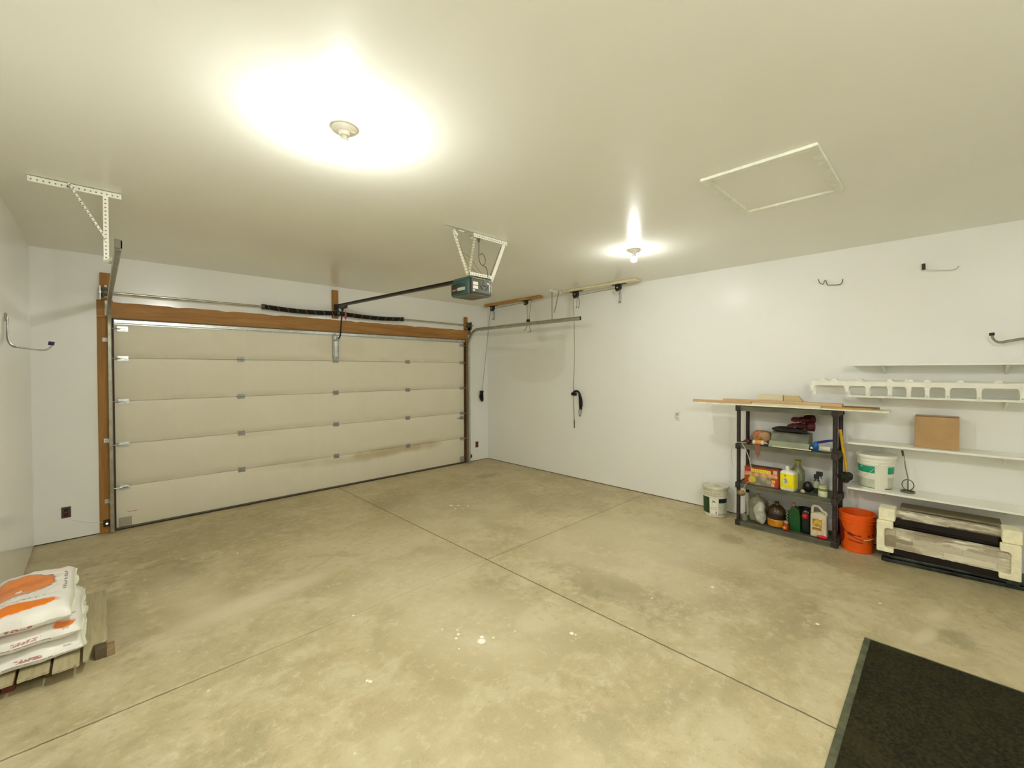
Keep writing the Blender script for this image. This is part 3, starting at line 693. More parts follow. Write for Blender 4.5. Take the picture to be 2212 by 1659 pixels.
# ------------------------------------------------------------------ outlets and sensors
def outlet(name, label, c, nrm, m1, m2, w=.035, h=.058):
    t = thing(name, label, 'electrical outlet', c)
    a = V(1, 0, 0) if abs(nrm[1]) else V(0, 1, 0); n_ = Vector(nrm); c = Vector(c)
    def bx(mb, u0, u1, z0_, z1_, d0, d1):
        p = c+a*u0+n_*d0+V(0, 0, z0_); q = c+a*u1+n_*d1+V(0, 0, z1_)
        mb.box(tuple(min(i, j) for i, j in zip(p, q)), tuple(max(i, j) for i, j in zip(p, q)))
    mb = MB(); bx(mb, -w, w, -h, h, .0005, .006); build('cover_plate', mb, m1, t, bevel=.002)
    for s in (-1, 1):
        mb = MB(); bx(mb, -.017, .017, s*.026-.017, s*.026+.017, .005, .009); r = build('receptacle', mb, m2, t, bevel=.003)
        mb = MB(); bx(mb, -.008, -.005, s*.026-.004, s*.026+.008, .0085, .0095); bx(mb, .005, .008, s*.026-.004, s*.026+.008, .0085, .0095); build('slots', mb, M_blackpl, r)
    return t
outlet('wall_outlet', 'brown wall outlet on the wall left of the garage door', (-.248, YB, .297), (0, -1, 0), M_plate, M_plated)
outlet('wall_outlet', 'brown wall outlet on the narrow wall right of the garage door', (5.281, YB, .318), (0, -1, 0), M_redd, M_plated)
outlet('wall_outlet', 'white wall outlet on the long right wall', (XR, 2.590, 1.153), (-1, 0, 0), mat('plate_white', (.80, .80, .74), .3), mat('receptacle_white', (.62, .62, .55), .4))
s1 = thing('photo_eye_sensor', 'black door safety sensor with a lit amber lamp on the left jamb', 'door sensor', (.075, YB-.012, .10))
build('body', MB().box((.028, YB-.060, .080), (.082, YB-.012, .148)), M_blackpl, s1, bevel=.008)
build('indicator_lamp', MB().blob((.056, YB-.062, .113), (.009, .006, .009)), M_led, s1)
build('wire', MB().tube(bez([(.03, YB-.012, .12), (-.02, YB-.006, .135), (-.10, YB-.006, .16), (-.20, YB-.006, .205), (-.235, YB-.006, .235)], 8), .0022, 6), M_wall, s1)
s2 = thing('photo_eye_sensor', 'reddish-brown door safety sensor by the right jamb', 'door sensor', (5.085, YB-.012, .10))
build('body', MB().box((5.066, YB-.055, .085), (5.125, YB-.002, .150)), M_redd, s2, bevel=.006)
build('eye', MB().cyl((5.095, YB-.060, .117), (5.095, YB-.052, .117), .012), M_blackpl, s2)

# ------------------------------------------------------------------ ceiling hoists
wb = build('mounting_board', MB().box((5.300, 4.885, CH-.040), (5.390, 6.350, CH-.001)), M_woodY, None, origin=(5.345, 5.6, CH-.04), bevel=.006)
props(wb, 'stained timber board screwed to the ceiling near the garage door corner', 'timber board')
wb2 = build('mounting_board', MB().box((5.240, 3.045, CH-.036), (5.380, 4.335, CH-.001)), M_cream, None, origin=(5.31, 3.7, CH-.036), bevel=.006)
props(wb2, 'cream painted board on the ceiling in front of the right wall', 'timber board')
def hook_wire(c, drop=.19, sw=.018):
    c = Vector(c); mb = MB()
    for s in (-1, 1):
        mb.tube(bez([c+V(0, s*.003, 0), c+V(0, s*sw, -.04), c+V(0, s*sw*1.05, -drop*.6), c+V(-.004, s*sw, -drop), c+V(-.035, s*sw-.012, -drop-.010), c+V(-.060, s*sw-.03, -drop+.006)], 6), .0038, 8)
    return mb
def spread_hook(c, drop=.19):
    c = Vector(c); mb = MB()
    mb.tube(bez([c, c+V(0, .010, -.05), c+V(0, .055, -.11), c+V(0, .075, -.135), c+V(-.01, .12, -.138)], 6), .0042, 8)
    mb.tube(bez([c, c+V(0, -.022, -.06), c+V(0, -.045, -.13), c+V(0, -.058, -.165), c+V(0, -.045, -.180), c+V(-.02, -.005, -.180)], 6), .0042, 8)
    return mb
H1 = thing('pulley_hoist', 'pulley hoist under the stained timber board, one of its hooks hanging lower', 'pulley hoist', (5.345, 5.7, CH-.04))
def pulley(c, parent, big=1.):
    x, y, z = c
    p = build('pulley_bracket', MB().box((x-.028, y-.13, z-.006), (x+.028, y+.10, z)).prism([(x-.024, y-.045*big, z-.004), (x-.024, y+.045*big, z-.004), (x-.024, y+.045*big, z-.065*big), (x-.024, y+.025, z-.100*big), (x-.024, y-.030*big, z-.085*big), (x-.024, y-.045*big, z-.060*big)], (.048, 0, 0)), M_black, parent, bevel=.004)
    build('pulley_wheel', MB().cyl((x-.030, y, z-.045), (x+.030, y, z-.045), .012, seg=14), M_galvb, p)
    return p
zb_ = CH-.041
pulley((5.345, 6.150, zb_), H1); pulley((5.345, 5.255, zb_), H1, .8)
build('hook', hook_wire((5.345, 6.110, zb_-.095), .165, .022), M_wire, H1)
build('rope', MB().tube([(5.345, 6.11, zb_-.055), (5.345, 5.28, zb_-.030)], .004, 6)
      .tube([(5.345, 5.235, zb_-.05), (5.345, 5.215, 2.668)], .0042, 6).tube([(5.345, 5.120, zb_-.01), (5.345, 5.180, 2.668)], .0042, 6)
      .tube(bez([(5.345, 6.205, zb_-.06), (5.352, 6.26, 2.7), (5.372, 6.38, 2.1), (5.392, 6.52, 1.40)], 10), .0042, 6), M_rope, H1)
build('hook_block', MB().box((5.325, 5.170, 2.628), (5.365, 5.228, 2.672)), M_black, H1, bevel=.006)
build('hook', spread_hook((5.345, 5.200, 2.630)), M_wire, H1)
cl = MB().box((5.355, YB-.035, 1.335), (5.435, YB-.001, 1.375)); build('rope_cleat', cl, M_black, H1, bevel=.005)
co = MB()
for i in range(14):
    a = random.uniform(-.020, .018); l = random.uniform(.13, .19); dy = random.uniform(-.02, .02)
    co.tube(bez([(5.372+a*.5, YB-.040+dy*.5, 1.355), (5.360+a-.012, YB-.045+dy, 1.355-l*.5), (5.382+a, YB-.04+dy, 1.355-l), (5.402+a, YB-.045+dy, 1.355-l*.9), (5.398+a*.5, YB-.04+dy, 1.33)], 6), .0062, 6)
co.blob((5.38, YB-.045, 1.350), (.032, .022, .032), nz=.008, ns=40)
part_label(build('rope_coil', co, M_ropeb, H1), 'black coil of spare cord')
H2 = thing('pulley_hoist', 'pulley hoist under the cream board, with its cord tied to the right wall', 'pulley hoist', (5.31, 3.7, CH-.036))
zc_ = CH-.037
pulley((5.315, 4.130, zc_), H2, 1.05); pulley((5.315, 3.360, zc_), H2, .95)
build('hook', hook_wire((5.315, 4.085, zc_-.10), .155, .022), M_wire, H2); build('hook', hook_wire((5.325, 3.335, zc_-.095), .165, .012), M_wire, H2)
build('rope', MB().tube([(5.335, 4.09, zc_-.060), (5.335, 3.40, zc_-.045)], .004, 6).tube([(5.310, 3.385, zc_-.03), (5.318, 3.345, 2.86)], .003, 6)
      .tube(bez([(5.330, 4.185, zc_-.09), (5.37, 4.205, 2.5), (5.44, 4.26, 1.9), (5.530, 4.345, 1.40)], 10), .0042, 6)
      .tube(bez([(5.530, 4.345, 1.40), (5.535, 4.340, 1.15), (5.538, 4.335, .83)], 6), .0042, 6), M_rope, H2)
build('cord_tip', MB().tube([(5.537, 4.336, .96), (5.538, 4.335, .83)], .007, 8), mat('cord_tip', (.09, .06, .035), .7), H2)
build('rope_cleat', MB().box((XR-.040, 4.300, 1.365), (XR-.001, 4.385, 1.405)).box((XR-.055, 4.33, 1.372), (XR-.03, 4.355, 1.398)), M_black, H2, bevel=.005)
co = MB()
for i in range(22):
    a = random.uniform(-.03, .03); l = random.uniform(.17, .26); dx = random.uniform(-.02, .012)
    co.tube(bez([(XR-.045+dx, 4.355+a*.3, 1.392+a*.4), (XR-.050+dx, 4.285+a*.3, 1.440+a*.4), (XR-.050+dx, 4.215+a*.5, 1.415+a*.5), (XR-.045+dx, 4.190+a, 1.38-l*.5), (XR-.045+dx, 4.185+a, 1.40-l)], 6), .0065, 6)
co.tube(bez([(XR-.045, 4.20, 1.20), (XR-.045, 4.225, 1.10), (XR-.045, 4.210, 1.035), (XR-.045, 4.185, 1.07), (XR-.045, 4.175, 1.17)], 8), .005, 6)
co.blob((XR-.05, 4.345, 1.392), (.022, .035, .026), nz=.008, ns=40)
part_label(build('rope_coil', co, M_ropeb, H2), 'thick black bunch of spare cord')

# ------------------------------------------------------------------ wall hooks
hk = thing('wall_hook', 'grey wire hook with a navy tip on the left wall', 'wall hook', (XL, 4.89, 2.1))
build('wire', MB().tube(bez([(XL+.012, 4.895, 2.195), (XL+.010, 4.893, 2.10), (XL+.012, 4.891, 2.02), (XL+.035, 4.89, 1.970), (XL+.085, 4.89, 1.960), (-.320, 4.885, 1.948), (-.275, 4.885, 1.950), (-.250, 4.885, 1.975), (-.248, 4.885, 1.992)], 8), .0062, 8)
      .tube(bez([(XL+.012, 4.870, 2.18), (XL+.018, 4.872, 2.02), (XL+.05, 4.876, 1.972), (-.335, 4.882, 1.955)], 8), .005, 8), M_galv, hk)
part_label(build('tip', MB().tube([(-.250, 4.885, 1.986), (-.246, 4.885, 2.013)], .0165, 12), mat('navy_tip', (.012, .010, .07), .5), hk), 'navy rubber tip')
build('mount', MB().box((XL+.0005, 4.872, 2.155), (XL+.010, 4.912, 2.215)), mat('hook_mount', (.32, .29, .24), .5), hk, bevel=.003)
hk = thing('wall_hook', 'grey bent arm hook with a black tip at the right wall above the shelves', 'wall hook', (XR, -.60, 2.06))
build('arm', MB().tube(bez([(5.450, -.272, 2.078), (5.450, -.276, 2.050), (5.450, -.295, 2.022), (5.450, -.325, 2.013), (5.450, -.37, 2.022), (5.45, -.45, 2.037), (5.45, -.60, 2.062), (5.47, -.66, 2.07), (XR-.006, -.68, 2.075)], 8), [.0085]*8+[.0085+.0025*min(1, i/20) for i in range(57)], 10), mat('hook_arm_grey', (.26, .24, .18), .45, .3), hk)
part_label(build('tip', MB().tube([(5.450, -.271, 2.073), (5.450, -.269, 2.097)], .0165, 12), M_blackpl, hk), 'black rubber tip')
build('mount', MB().box((XR-.010, -.72, 1.98), (XR-.0005, -.64, 2.16)), M_zinc, hk, bevel=.003)
hk = thing('wall_hook', 'thin pale wire hook with a black end high on the right wall, nearest the ceiling', 'wall hook', (XR, .05, 2.7))
build('wire', MB().tube(bez([(XR-.05, .155, 2.735), (XR-.05, .142, 2.716), (XR-.05, .10, 2.706), (XR-.04, .02, 2.695), (XR-.03, -.03, 2.692), (XR-.018, -.058, 2.705), (XR-.006, -.068, 2.725)], 8), .0035, 8), mat('pale_wire', (.55, .54, .42), .4), hk)
part_label(build('tip', MB().tube([(XR-.05, .163, 2.722), (XR-.05, .165, 2.778)], .0135, 12), mat('olive_black_tip', (.03, .032, .012), .5), hk), 'black rubber tip')
hk = thing('wall_hook', 'small double brown wire hook high on the right wall', 'wall hook', (XR, .88, 2.7))
build('wire', MB().tube(bez([(XR-.075, .985, 2.755), (XR-.075, .980, 2.725), (XR-.065, .965, 2.705), (XR-.05, .948, 2.700), (XR-.035, .938, 2.735), (XR-.03, .928, 2.735), (XR-.03, .918, 2.700), (XR-.03, .90, 2.685), (XR-.03, .84, 2.679), (XR-.03, .802, 2.680), (XR-.015, .790, 2.700), (XR-.006, .785, 2.735)], 6), .0042, 8), mat('hook_brown', (.20, .15, .10), .45), hk)

# ------------------------------------------------------------------ wall shelves
SF, SB_ = 5.262, XR-.001
shelf_z = ((1.838, 'topmost white shelf board on the right wall, empty'), (1.530, 'white shelf board under the long white slotted rail'),
           (1.064, 'white shelf board with the cardboard box standing on it'), (.618, 'lowest white shelf board, with the lidded pail on it'))
for z, lab in shelf_z:
    t = thing('wall_shelf', lab, 'shelf', (5.41, -.30, z-.019), group='white shelf boards on the right wall')
    build('board', MB().box((SF, -1.30, z-.019), (SB_, .695, z)), M_mela, t, bevel=.0025)
    for y in (.44, -.36, -1.16):
        build('bracket', MB().prism([(XR-.001, y-.009, z-.020), (XR-.20, y-.009, z-.020), (XR-.20, y-.009, z-.028), (XR-.03, y-.009, z-.085), (XR-.001, y-.009, z-.10)], (0, .018, 0)), M_vinyl, t)

# long slotted vinyl rail on the third shelf
VR = thing('slotted_rail', 'long white plastic rail with rectangular slots lying on a shelf and sticking out past it', 'plastic rail', (5.27, 0, 1.530))
zt0, zt1 = 1.622, 1.664
y_l, y_r = .995, -1.05
body = MB(); body.prism([(5.222, y_r, zt0), (5.222, y_r, zt1), (5.250, y_r, zt1+.014), (5.345, y_r, zt1+.014), (5.345, y_r, zt1+.008), (5.253, y_r, zt1+.008), (5.228, y_r, zt1-.004), (5.228, y_r, zt0)], (0, y_l-y_r, 0))
body.box((5.335, y_r, 1.60), (5.341, y_l-.03, zt1+.01))
build('top_channel', body, M_vinyl, VR, bevel=.003)
tabs = [.985, .700, .538, .378, .247, .125, -.005, -.192, -.428, -.60, -.80, -1.03]
for i, y in enumerate(tabs):
    w_ = .014; zbt = 1.5305 if i > 1 else 1.565
    t = MB(); t.prism([(5.222, y-w_*1.9, zt0+.001), (5.222, y+w_*1.9, zt0+.001), (5.222, y+w_, zt0-.022), (5.222, y+w_*.9, zbt+.012), (5.222, y+w_*1.3, zbt), (5.222, y-w_*1.3, zbt), (5.222, y-w_*.9, zbt+.012), (5.222, y-w_, zt0-.022)], (.006, 0, 0))
    t.box((5.336, y-w_, 1.5305), (5.341, y+w_, 1.605)); t.box((5.222, y-.004, zbt+.01), (5.341, y+.004, zbt+.016)) if i > 1 else None
    build('slot_divider', t, M_vinyl, VR)
for i, (y, k) in enumerate([(.90, .030), (.80, .024), (.60, .026), (.45, .0), (.378, .020), (.262, .016), (.232, .016), (.125, .022), (-.08, .022), (-.30, .022), (-.55, .02), (-.85, .02)]):
    if k == 0: continue
    build('top_lug', MB().prism([(5.235, y-k*1.3, zt1+.006), (5.235, y+k*1.3, zt1+.006), (5.235, y+k*.45, zt1+.028), (5.235, y-k*.45, zt1+.028)], (.10, 0, 0)), M_vinyl, VR, bevel=.003)

CB = thing('cardboard_box', 'closed brown cardboard box on a wall shelf', 'cardboard box', (5.45, .064, 1.064))
build('carton', MB().box((5.35, -.080, 1.0645), (5.545, .209, 1.350)), M_card, CB, bevel=.004)
build('top_flap', MB().box((5.352, -.078, 1.350), (5.446, .207, 1.353)).box((5.449, -.078, 1.350), (5.543, .207, 1.353)), M_cardd, CB)
build('tape', MB().box((5.42, -.082, 1.3532), (5.475, .211, 1.3545)), mat('packing_tape', (.55, .42, .22), .2), CB)

# ------------------------------------------------------------------ pails
def pail_body(mb, c, rt, rb, h, ribs=True, wall=.003, open_=False):
    pr = [(0, .0), (rb-.006, 0), (rb, .006)]
    def rr(z): return rb+(rt-rb)*(z/h)
    if ribs:
        for z in (h*.80, h*.88):
            pr += [(rr(z-.006), z-.006), (rr(z)+.008, z-.005), (rr(z)+.008, z+.0), (rr(z+.002), z+.002)]
    pr += [(rr(h)+.001, h-.012), (rr(h)+.006, h-.010), (rr(h)+.006, h)]
    if open_: pr += [(rr(h)-.004, h), (rr(h)-.006, h-.01), (rb-.006, .008), (0, .008)]
    else: pr += [(0, h)]
    return mb.lathe(pr, c, 56)
def patch(c, r0, r1, z0_, z1_, a0, a1, off=.0012):
    mb = MB(); mb.lathe([(r0+off, z0_), (r1+off, z1_)], c, 20, False, False, a0=a0, a1=a1); return mb
def radial(c, rt, rb, h):
    return lambda z: rb+(rt-rb)*(z/h)
def pail(name, label, c, rt, rb, h, m):
    t = thing(name, label, 'bucket', c)
    return t
# lidded pail on the lowest shelf
c = (5.405, .487, .618); P1 = pail('paint_pail', 'white lidded pail with green labels on the lowest wall shelf', c, .150, .130, .335, M_pail)
build('body', pail_body(MB(), c, .145, .128, .315), M_pail, P1)
build('lid', MB().lathe([(0, .306), (.150, .306), (.155, .310), (.156, .330), (.152, .337), (.146, .337), (.143, .331), (0, .331)], c, 56), M_pail, P1)
rf = radial(c, .145, .128, .315)
face = math.atan2(-c[1], -c[0])  # the side turned to the middle of the room
def L1(name, m, a0, a1, z0_, z1_, off=.0015, parent=P1, cc=c, rfn=rf):
    return build(name, patch(cc, rfn(z0_), rfn(z1_), z0_, z1_, face+math.radians(a0), face+math.radians(a1), off), m, parent)
L1('label_band', M_lgreen, -88, -4, .165, .232); L1('label_band', M_lgreen, 38, 72, .165, .232)
L1('label_panel', M_lgrey, -86, -4, .022, .105); L1('label_panel', M_lgrey, 40, 70, .030, .130)
L1('label_line', mat('label_line_green', (.05, .16, .09), .4), -86, -4, .018, .024, .002); L1('label_line', mat('label_line_dark', (.05, .07, .03), .4), 30, 66, .018, .026, .002)
L1('label_mark', M_lab, -55, -48, .212, .224, .0025)
hd = MB(); pts = []
for i in range(17):
    a = face+math.radians(-95+110*i/16); pts.append(V(c[0]+(.158)*math.cos(a), c[1]+(.158)*math.sin(a), c[2]+.17-.055*math.sin(math.pi*min(1, i/11))+(.0 if i < 11 else (i-11)*.020)))
hd.tube(pts, .0025, 8); build('bail_handle', hd, M_pipe, P1)

# white pail on the floor
c = (5.365, 2.010, .0); P2 = pail('paint_pail', 'dusty white lidded pail with dark green labels on the floor by the right wall', c, .150, .130, .36, M_pailg)
build('body', pail_body(MB(), c, .143, .128, .345), M_pailg, P2)
build('lid', MB().lathe([(0, .338), (.147, .338), (.153, .342), (.154, .360), (.149, .366), (.143, .366), (.140, .358), (0, .357)], c, 56), M_pailg, P2)
part_label(build('lid_smudge', MB().prism([(c[0]-.03, c[1]-.03, .3575), (c[0]+.03, c[1]-.05, .3575), (c[0]+.02, c[1]+.04, .3575)], (0, 0, .001)), mat('grey_smudge', (.42, .40, .32), .6), P2), 'grey smudge on the lid')
rf2 = radial(c, .143, .128, .345); face = math.atan2(-c[1], -c[0])
for nm, m, a0, a1, z0_, z1_, off in (('label_block', M_dgreen, -78, -28, .045, .240, .0015), ('label_panel', M_lab, -27, 70, .040, .236, .0012), ('label_block', M_dteal, 16, 64, .178, .232, .002),
        ('label_panel', M_lgrey, 14, 66, .045, .172, .0018), ('label_line', M_dteal, 14, 64, .036, .043, .002), ('label_line', mat('fine_print', (.42, .42, .33), .5), -22, 8, .10, .106, .002), ('label_line', mat('fine_print2', (.42, .42, .33), .5), -22, 8, .118, .124, .002), ('label_line', M_dteal, 2, 6, .045, .075, .002)):
    build(nm, patch(c, rf2(z0_), rf2(z1_), z0_, z1_, face+math.radians(a0), face+math.radians(a1), off), m, P2)
em = MB()
def on(c_, rfn, a, z, off): r = rfn(z)+off; return V(c_[0]+r*math.cos(face+math.radians(a)), c_[1]+r*math.sin(face+math.radians(a)), c_[2]+z)
em.tube([on(c, rf2, -14, .205, .003), on(c, rf2, -10, .198, .003), on(c, rf2, -4, .193, .003), on(c, rf2, 1, .183, .003)], [.001, .006, .007, .002], 8)
em.tube([on(c, rf2, -9, .193, .003), on(c, rf2, -12, .183, .003), on(c, rf2, -14, .176, .003)], [.003, .002, .001], 6)
part_label(build('emblem', em, mat('emblem_dark', (.05, .045, .03), .5), P2), 'small dark animal emblem')
build('bail_handle', MB().tube([on(c, rf2, a, .272-.024*math.sin(math.radians(a+90)), .012) for a in range(-88, 5, 6)], .0035, 8).tube([on(c, rf2, a, .245, .006) for a in range(-88, 86, 6)], .004, 8), M_pail, P2)

# orange bucket
c = (5.315, .620, .0); P3 = pail('bucket', 'open orange bucket on the floor between the shelf unit and the stone panels', c, .152, .130, .368, M_orange)
build('body', pail_body(MB(), c, .146, .127, .370, open_=True), M_orange, P3)
rf3 = radial(c, .146, .127, .370); face = math.atan2(-c[1], -c[0])
def curvepoly(cc, rfn, pts, off=.0018):
    """a printed shape on the round wall: list of (angle, z) corner points, strips between pairs"""
    mb = MB(); rows = []
    for (a, zl, zh) in pts: rows.append([on(cc, rfn, a, zl+(zh-zl)*k/4, off) for k in range(5)])
    mb.quadgrid(rows); return mb
build('printed_band', curvepoly(c, rf3, [(-84, .055, .27), (-72, .06, .28), (-60, .07, .265), (-50, .10, .22), (-46, .12, .20)]), M_oraned, P3)
build('printed_band', curvepoly(c, rf3, [(-34, .172, .188), (-28, .165, .195), (-18, .160, .190), (-10, .168, .180), (10, .165, .178), (40, .168, .186), (62, .180, .196)]), M_oraned, P3)
build('printed_band', curvepoly(c, rf3, [(-34, .118, .126), (-20, .112, .122), (0, .104, .116), (18, .100, .112)]), M_oraned, P3)
build('handle_grip', MB().tube([on(c, rf3, a, .138+(a-20)*.0004, .010) for a in range(20, 66, 6)], .005, 8), mat('pale_grip', (.80, .55, .30), .4), P3)
build('bail_handle', MB().tube([on(c, rf3, a, .300-.165*math.cos(math.radians(a-25)*.82), .007) for a in range(-70, 125, 6)], .0025, 8), M_oraned, P3)

# paddle mixer
MX = thing('paint_mixer', 'steel paddle mixer standing on the lowest wall shelf', 'paint mixer', (5.41, .255, .618))
cx, cy = 5.41, .255
build('shaft', MB().tube([(cx+.02, cy+.033, .97), (cx+.012, cy+.018, .85), (cx, cy, .755)], .0048, 8), mat('mixer_steel', (.26, .26, .18), .4, .6), MX)
build('grip', MB().tube([(cx+.026, cy+.044, 1.010), (cx+.0215, cy+.036, .955)], .0085, 10), mat('grip_dark', (.085, .075, .045), .5), MX)
build('collar', MB().tube([(cx+.0215, cy+.036, .955), (cx+.0175, cy+.028, .915)], .0070, 10), M_pipe, MX)
mx = MB()
mx.tube([V(cx, cy+.042*math.cos(a), .690+.05*math.sin(a)) for a in [2*math.pi*i/24 for i in range(24)]], .0042, 8, closed=True)
mx.tube([V(cx+.042*math.cos(a), cy, .690+.05*math.sin(a)) for a in [2*math.pi*i/24 for i in range(24)]], .0042, 8, closed=True)
mx.tube([V(cx+.046*math.cos(a), cy+.046*math.sin(a), .628) for a in [2*math.pi*i/24 for i in range(24)]], .0085, 8, closed=True)
mx.tube([(cx, cy, .76), (cx, cy, .628)], .004, 8); mx.tube([(cx-.046, cy, .628), (cx+.046, cy, .628)], .004, 8)
build('mixing_head', mx, mat('mixer_head', (.17, .165, .10), .4, .6), MX)

# ------------------------------------------------------------------ storage shelf unit
UX0, UX1, UY0, UY1 = 5.170, 5.530, .760, 1.712
SU = thing('storage_shelf_unit', 'four-tier dark grey plastic shelf unit full of supplies', 'shelf unit', (5.35, 1.236, 0))
tiers = (.058, .490, .940, 1.372)
for z in tiers:
    mb = MB(); hgt = .056
    mb.box((UX0+.02, UY0+.02, z-.014), (UX1-.02, UY1-.02, z-.006))                  # deck, sits a little below the rim
    for a in ((UX0, UY0, UX0+.016, UY1), (UX1-.016, UY0, UX1, UY1), (UX0, UY0, UX1, UY0+.016), (UX0, UY1-.016, UX1, UY1)):
        mb.box((a[0], a[1], z-hgt), (a[2], a[3], z))
    sh = build('shelf', mb, M_resin, SU, bevel=.004)
    rib = MB().box((UX0-.004, UY0+.03, z-hgt+.002), (UX0+.001, UY1-.03, z-hgt+.010)).box((UX0-.003, UY0+.03, z-.010), (UX0+.001, UY1-.03, z-.004))
    build('rim_bead', rib, mat('resin_bead', (.17, .165, .105), .45), sh)
    for px, py in ((UX0, UY0), (UX0, UY1-.05), (UX1-.05, UY0), (UX1-.05, UY1-.05)):
        zz = max(z-hgt-.004, 0.001); build('corner_socket', MB().box((px-.004, py-.004, zz), (px+.054, py+.054, z+.006)), M_resind, sh, bevel=.006)
for px, py in ((UX0, UY0), (UX0, UY1-.05), (UX1-.05, UY0), (UX1-.05, UY1-.05)):
    build('post', MB().lathe([(.0205, .002), (.0205, 1.37)], (px+.025, py+.025, 0), 16), M_resind, SU)

# boards on top
def single(name, mb, m, label, cat, origin, group=None, bevel=0.):
    o = build(name, mb, m, None, origin=origin, bevel=bevel); return props(o, label, cat, group)
def rbox(x0, y0, z0, x1, y1, z1, rz=0.):
    c_ = V((x0+x1)/2, (y0+y1)/2, z0)
    return MB().box((x0-c_.x, y0-c_.y, 0), (x1-c_.x, y1-c_.y, z1-z0), Matrix.Translation(c_) @ Matrix.Rotation(rz, 4, 'Z'))
zt_ = 1.3785
single('melamine_board', rbox(5.150, .375, zt_, 5.390, 2.150, zt_+.016), mat('cream_melamine', (.88, .86, .68), .35), 'long cream board lying across the top of the shelf unit', 'board', (5.27, 1.26, zt_), bevel=.002)
za = zt_+.0165
single('timber_board', rbox(5.160, 1.55, za, 5.200, 2.205, za+.030, .01), M_tanY, 'short tan board end sticking out at the left end of the boards on top', 'board', (5.18, 1.88, za), bevel=.002)
single('timber_board', rbox(5.205, .735, za, 5.300, 1.868, za+.046, .0), M_tanY, 'long tan plank lying on the cream board', 'board', (5.25, 1.3, za), bevel=.002)
single('timber_board', rbox(5.158, .90, za, 5.196, 1.545, za+.018, .0), M_palew, 'thin pale strip of wood in front of the long tan plank', 'board', (5.177, 1.2, za))
single('timber_board', rbox(5.156, .50, za, 5.194, .895, za+.016, .0), M_goldY, 'thin golden strip of wood at the right end of the top boards', 'board', (5.175, .7, za))
single('timber_board', rbox(5.31, .46, za, 5.36, 1.60, za+.020, .0), mat('dark_brown_strip', (.22, .13, .05), .6), 'dark brown strip of wood behind the planks on top', 'board', (5.335, 1.0, za))
single('wood_block', rbox(5.315, 1.275, za+.0205, 5.375, 1.525, za+.108), M_palew, 'pale rectangular wood block on top of the shelf unit, the left of two', 'wood block', (5.345, 1.4, za+.0205), bevel=.003)
wbk = MB().prism([(5.325, 1.268, za+.0205), (5.325, 1.07, za+.0205), (5.325, 1.135, za+.105), (5.325, 1.268, za+.105)], (.05, 0, 0))
single('wood_block', wbk, wood('slanted_block', (.58, .44, .20), (.70, .58, .34), 1), 'tan wood block with a slanted end on the boards atop the shelf unit', 'wood block', (5.35, 1.17, za+.0205), bevel=.003)

# --- tier 3 (below the top): deck at .940-.006
z3 = .9345
tb = MB(); tb.prism([(5.20, 0, 0), (5.50, 0, 0), (5.50, 0, .155), (5.35, 0, .155), (5.27, 0, .06)], (0, .355, 0), Matrix.Translation((0, 1.030, z3)))
GT = thing('grey_case', 'grey slope-fronted metal case on the second shelf', 'metal case', (5.36, 1.18, z3))
build('case', tb, M_tray, GT, bevel=.006)
build('front_flap', MB().prism([(5.195, 0, .012), (5.262, 0, .066), (5.268, 0, .060), (5.200, 0, .004)], (0, .375, 0), Matrix.Translation((0, 1.012, z3))), M_trayl, GT)
single('trim_strip', MB().bar((5.180, .985, .951), (5.180, 1.335, .951), .012, .010), mat('cream_strip', (.74, .72, .48), .45), 'thin cream strip along the front edge of the second shelf', 'plastic strip', (5.18, 1.13, .946))
# dark rag and gloves
rg = MB(); rg.blob((5.41, 1.235, z3+.183), (.075, .170, .032), 36, 16, nz=.022, ns=15); single('work_rag', rg, M_rag, 'dark grey rag draped on top of the grey case', 'rag', (5.4, 1.235, z3+.155))
def glove(name, label, c_, rz, m, sc=1., tilt=0.):
    t = thing(name, label, 'glove', c_, rz)
    pm = MB(); pm.blob((0, 0, .030*sc), (.055*sc, .050*sc, .028*sc), 20, 10, nz=.006, ns=22); build('palm', pm, m, t, w=False)
    for i, (dx, ln) in enumerate(((-.036, .07), (-.012, .085), (.012, .08), (.036, .062))):
        f = MB().tube(bez([(dx*sc, .03*sc, .032*sc), (dx*1.12*sc, (.03+ln*.5)*sc, .036*sc), (dx*1.2*sc, (.03+ln)*sc, .020*sc)], 4), [.0125*sc]*8+[.008*sc], 10); build('finger', f, m, t, w=False)
    build('thumb', MB().tube(bez([(.045*sc, -.01*sc, .03*sc), (.075*sc, .015*sc, .034*sc), (.082*sc, .045*sc, .024*sc)], 4), [.0135*sc]*8+[.008*sc], 10), m, t, w=False)
    build('cuff', MB().tube([(0, -.04*sc, .030*sc), (0, -.10*sc, .030*sc)], [.040*sc, .048*sc], 16), M_brownlt if sc > 1.2 else m, t, w=False)
    return t
glove('work_glove', 'maroon work glove lying on the dark rag, the upper one of the pair', (5.36, 1.090, z3+.275), math.radians(62), M_maroon, 1.15)
glove('work_glove', 'dark maroon work glove under the other, pointing left', (5.37, 1.110, z3+.205), math.radians(25), M_maroon, 1.15)
cb = MB()
random.seed(3)
for i in range(5): cb.tube(bez([(5.32+random.uniform(-.02, .02), 1.06+random.uniform(-.02, .02), z3+.178), (5.30+random.uniform(-.02, .01), 1.14+random.uniform(-.02, .02), z3+.172+random.uniform(0, .02)), (5.32, 1.21+random.uniform(-.02, .02), z3+.178), (5.34, 1.16, z3+.19)], 5), .008, 8)
single('cable_bundle', cb, M_ropeb, 'black tangled cable below the gloves', 'cable', (5.32, 1.14, z3+.16))
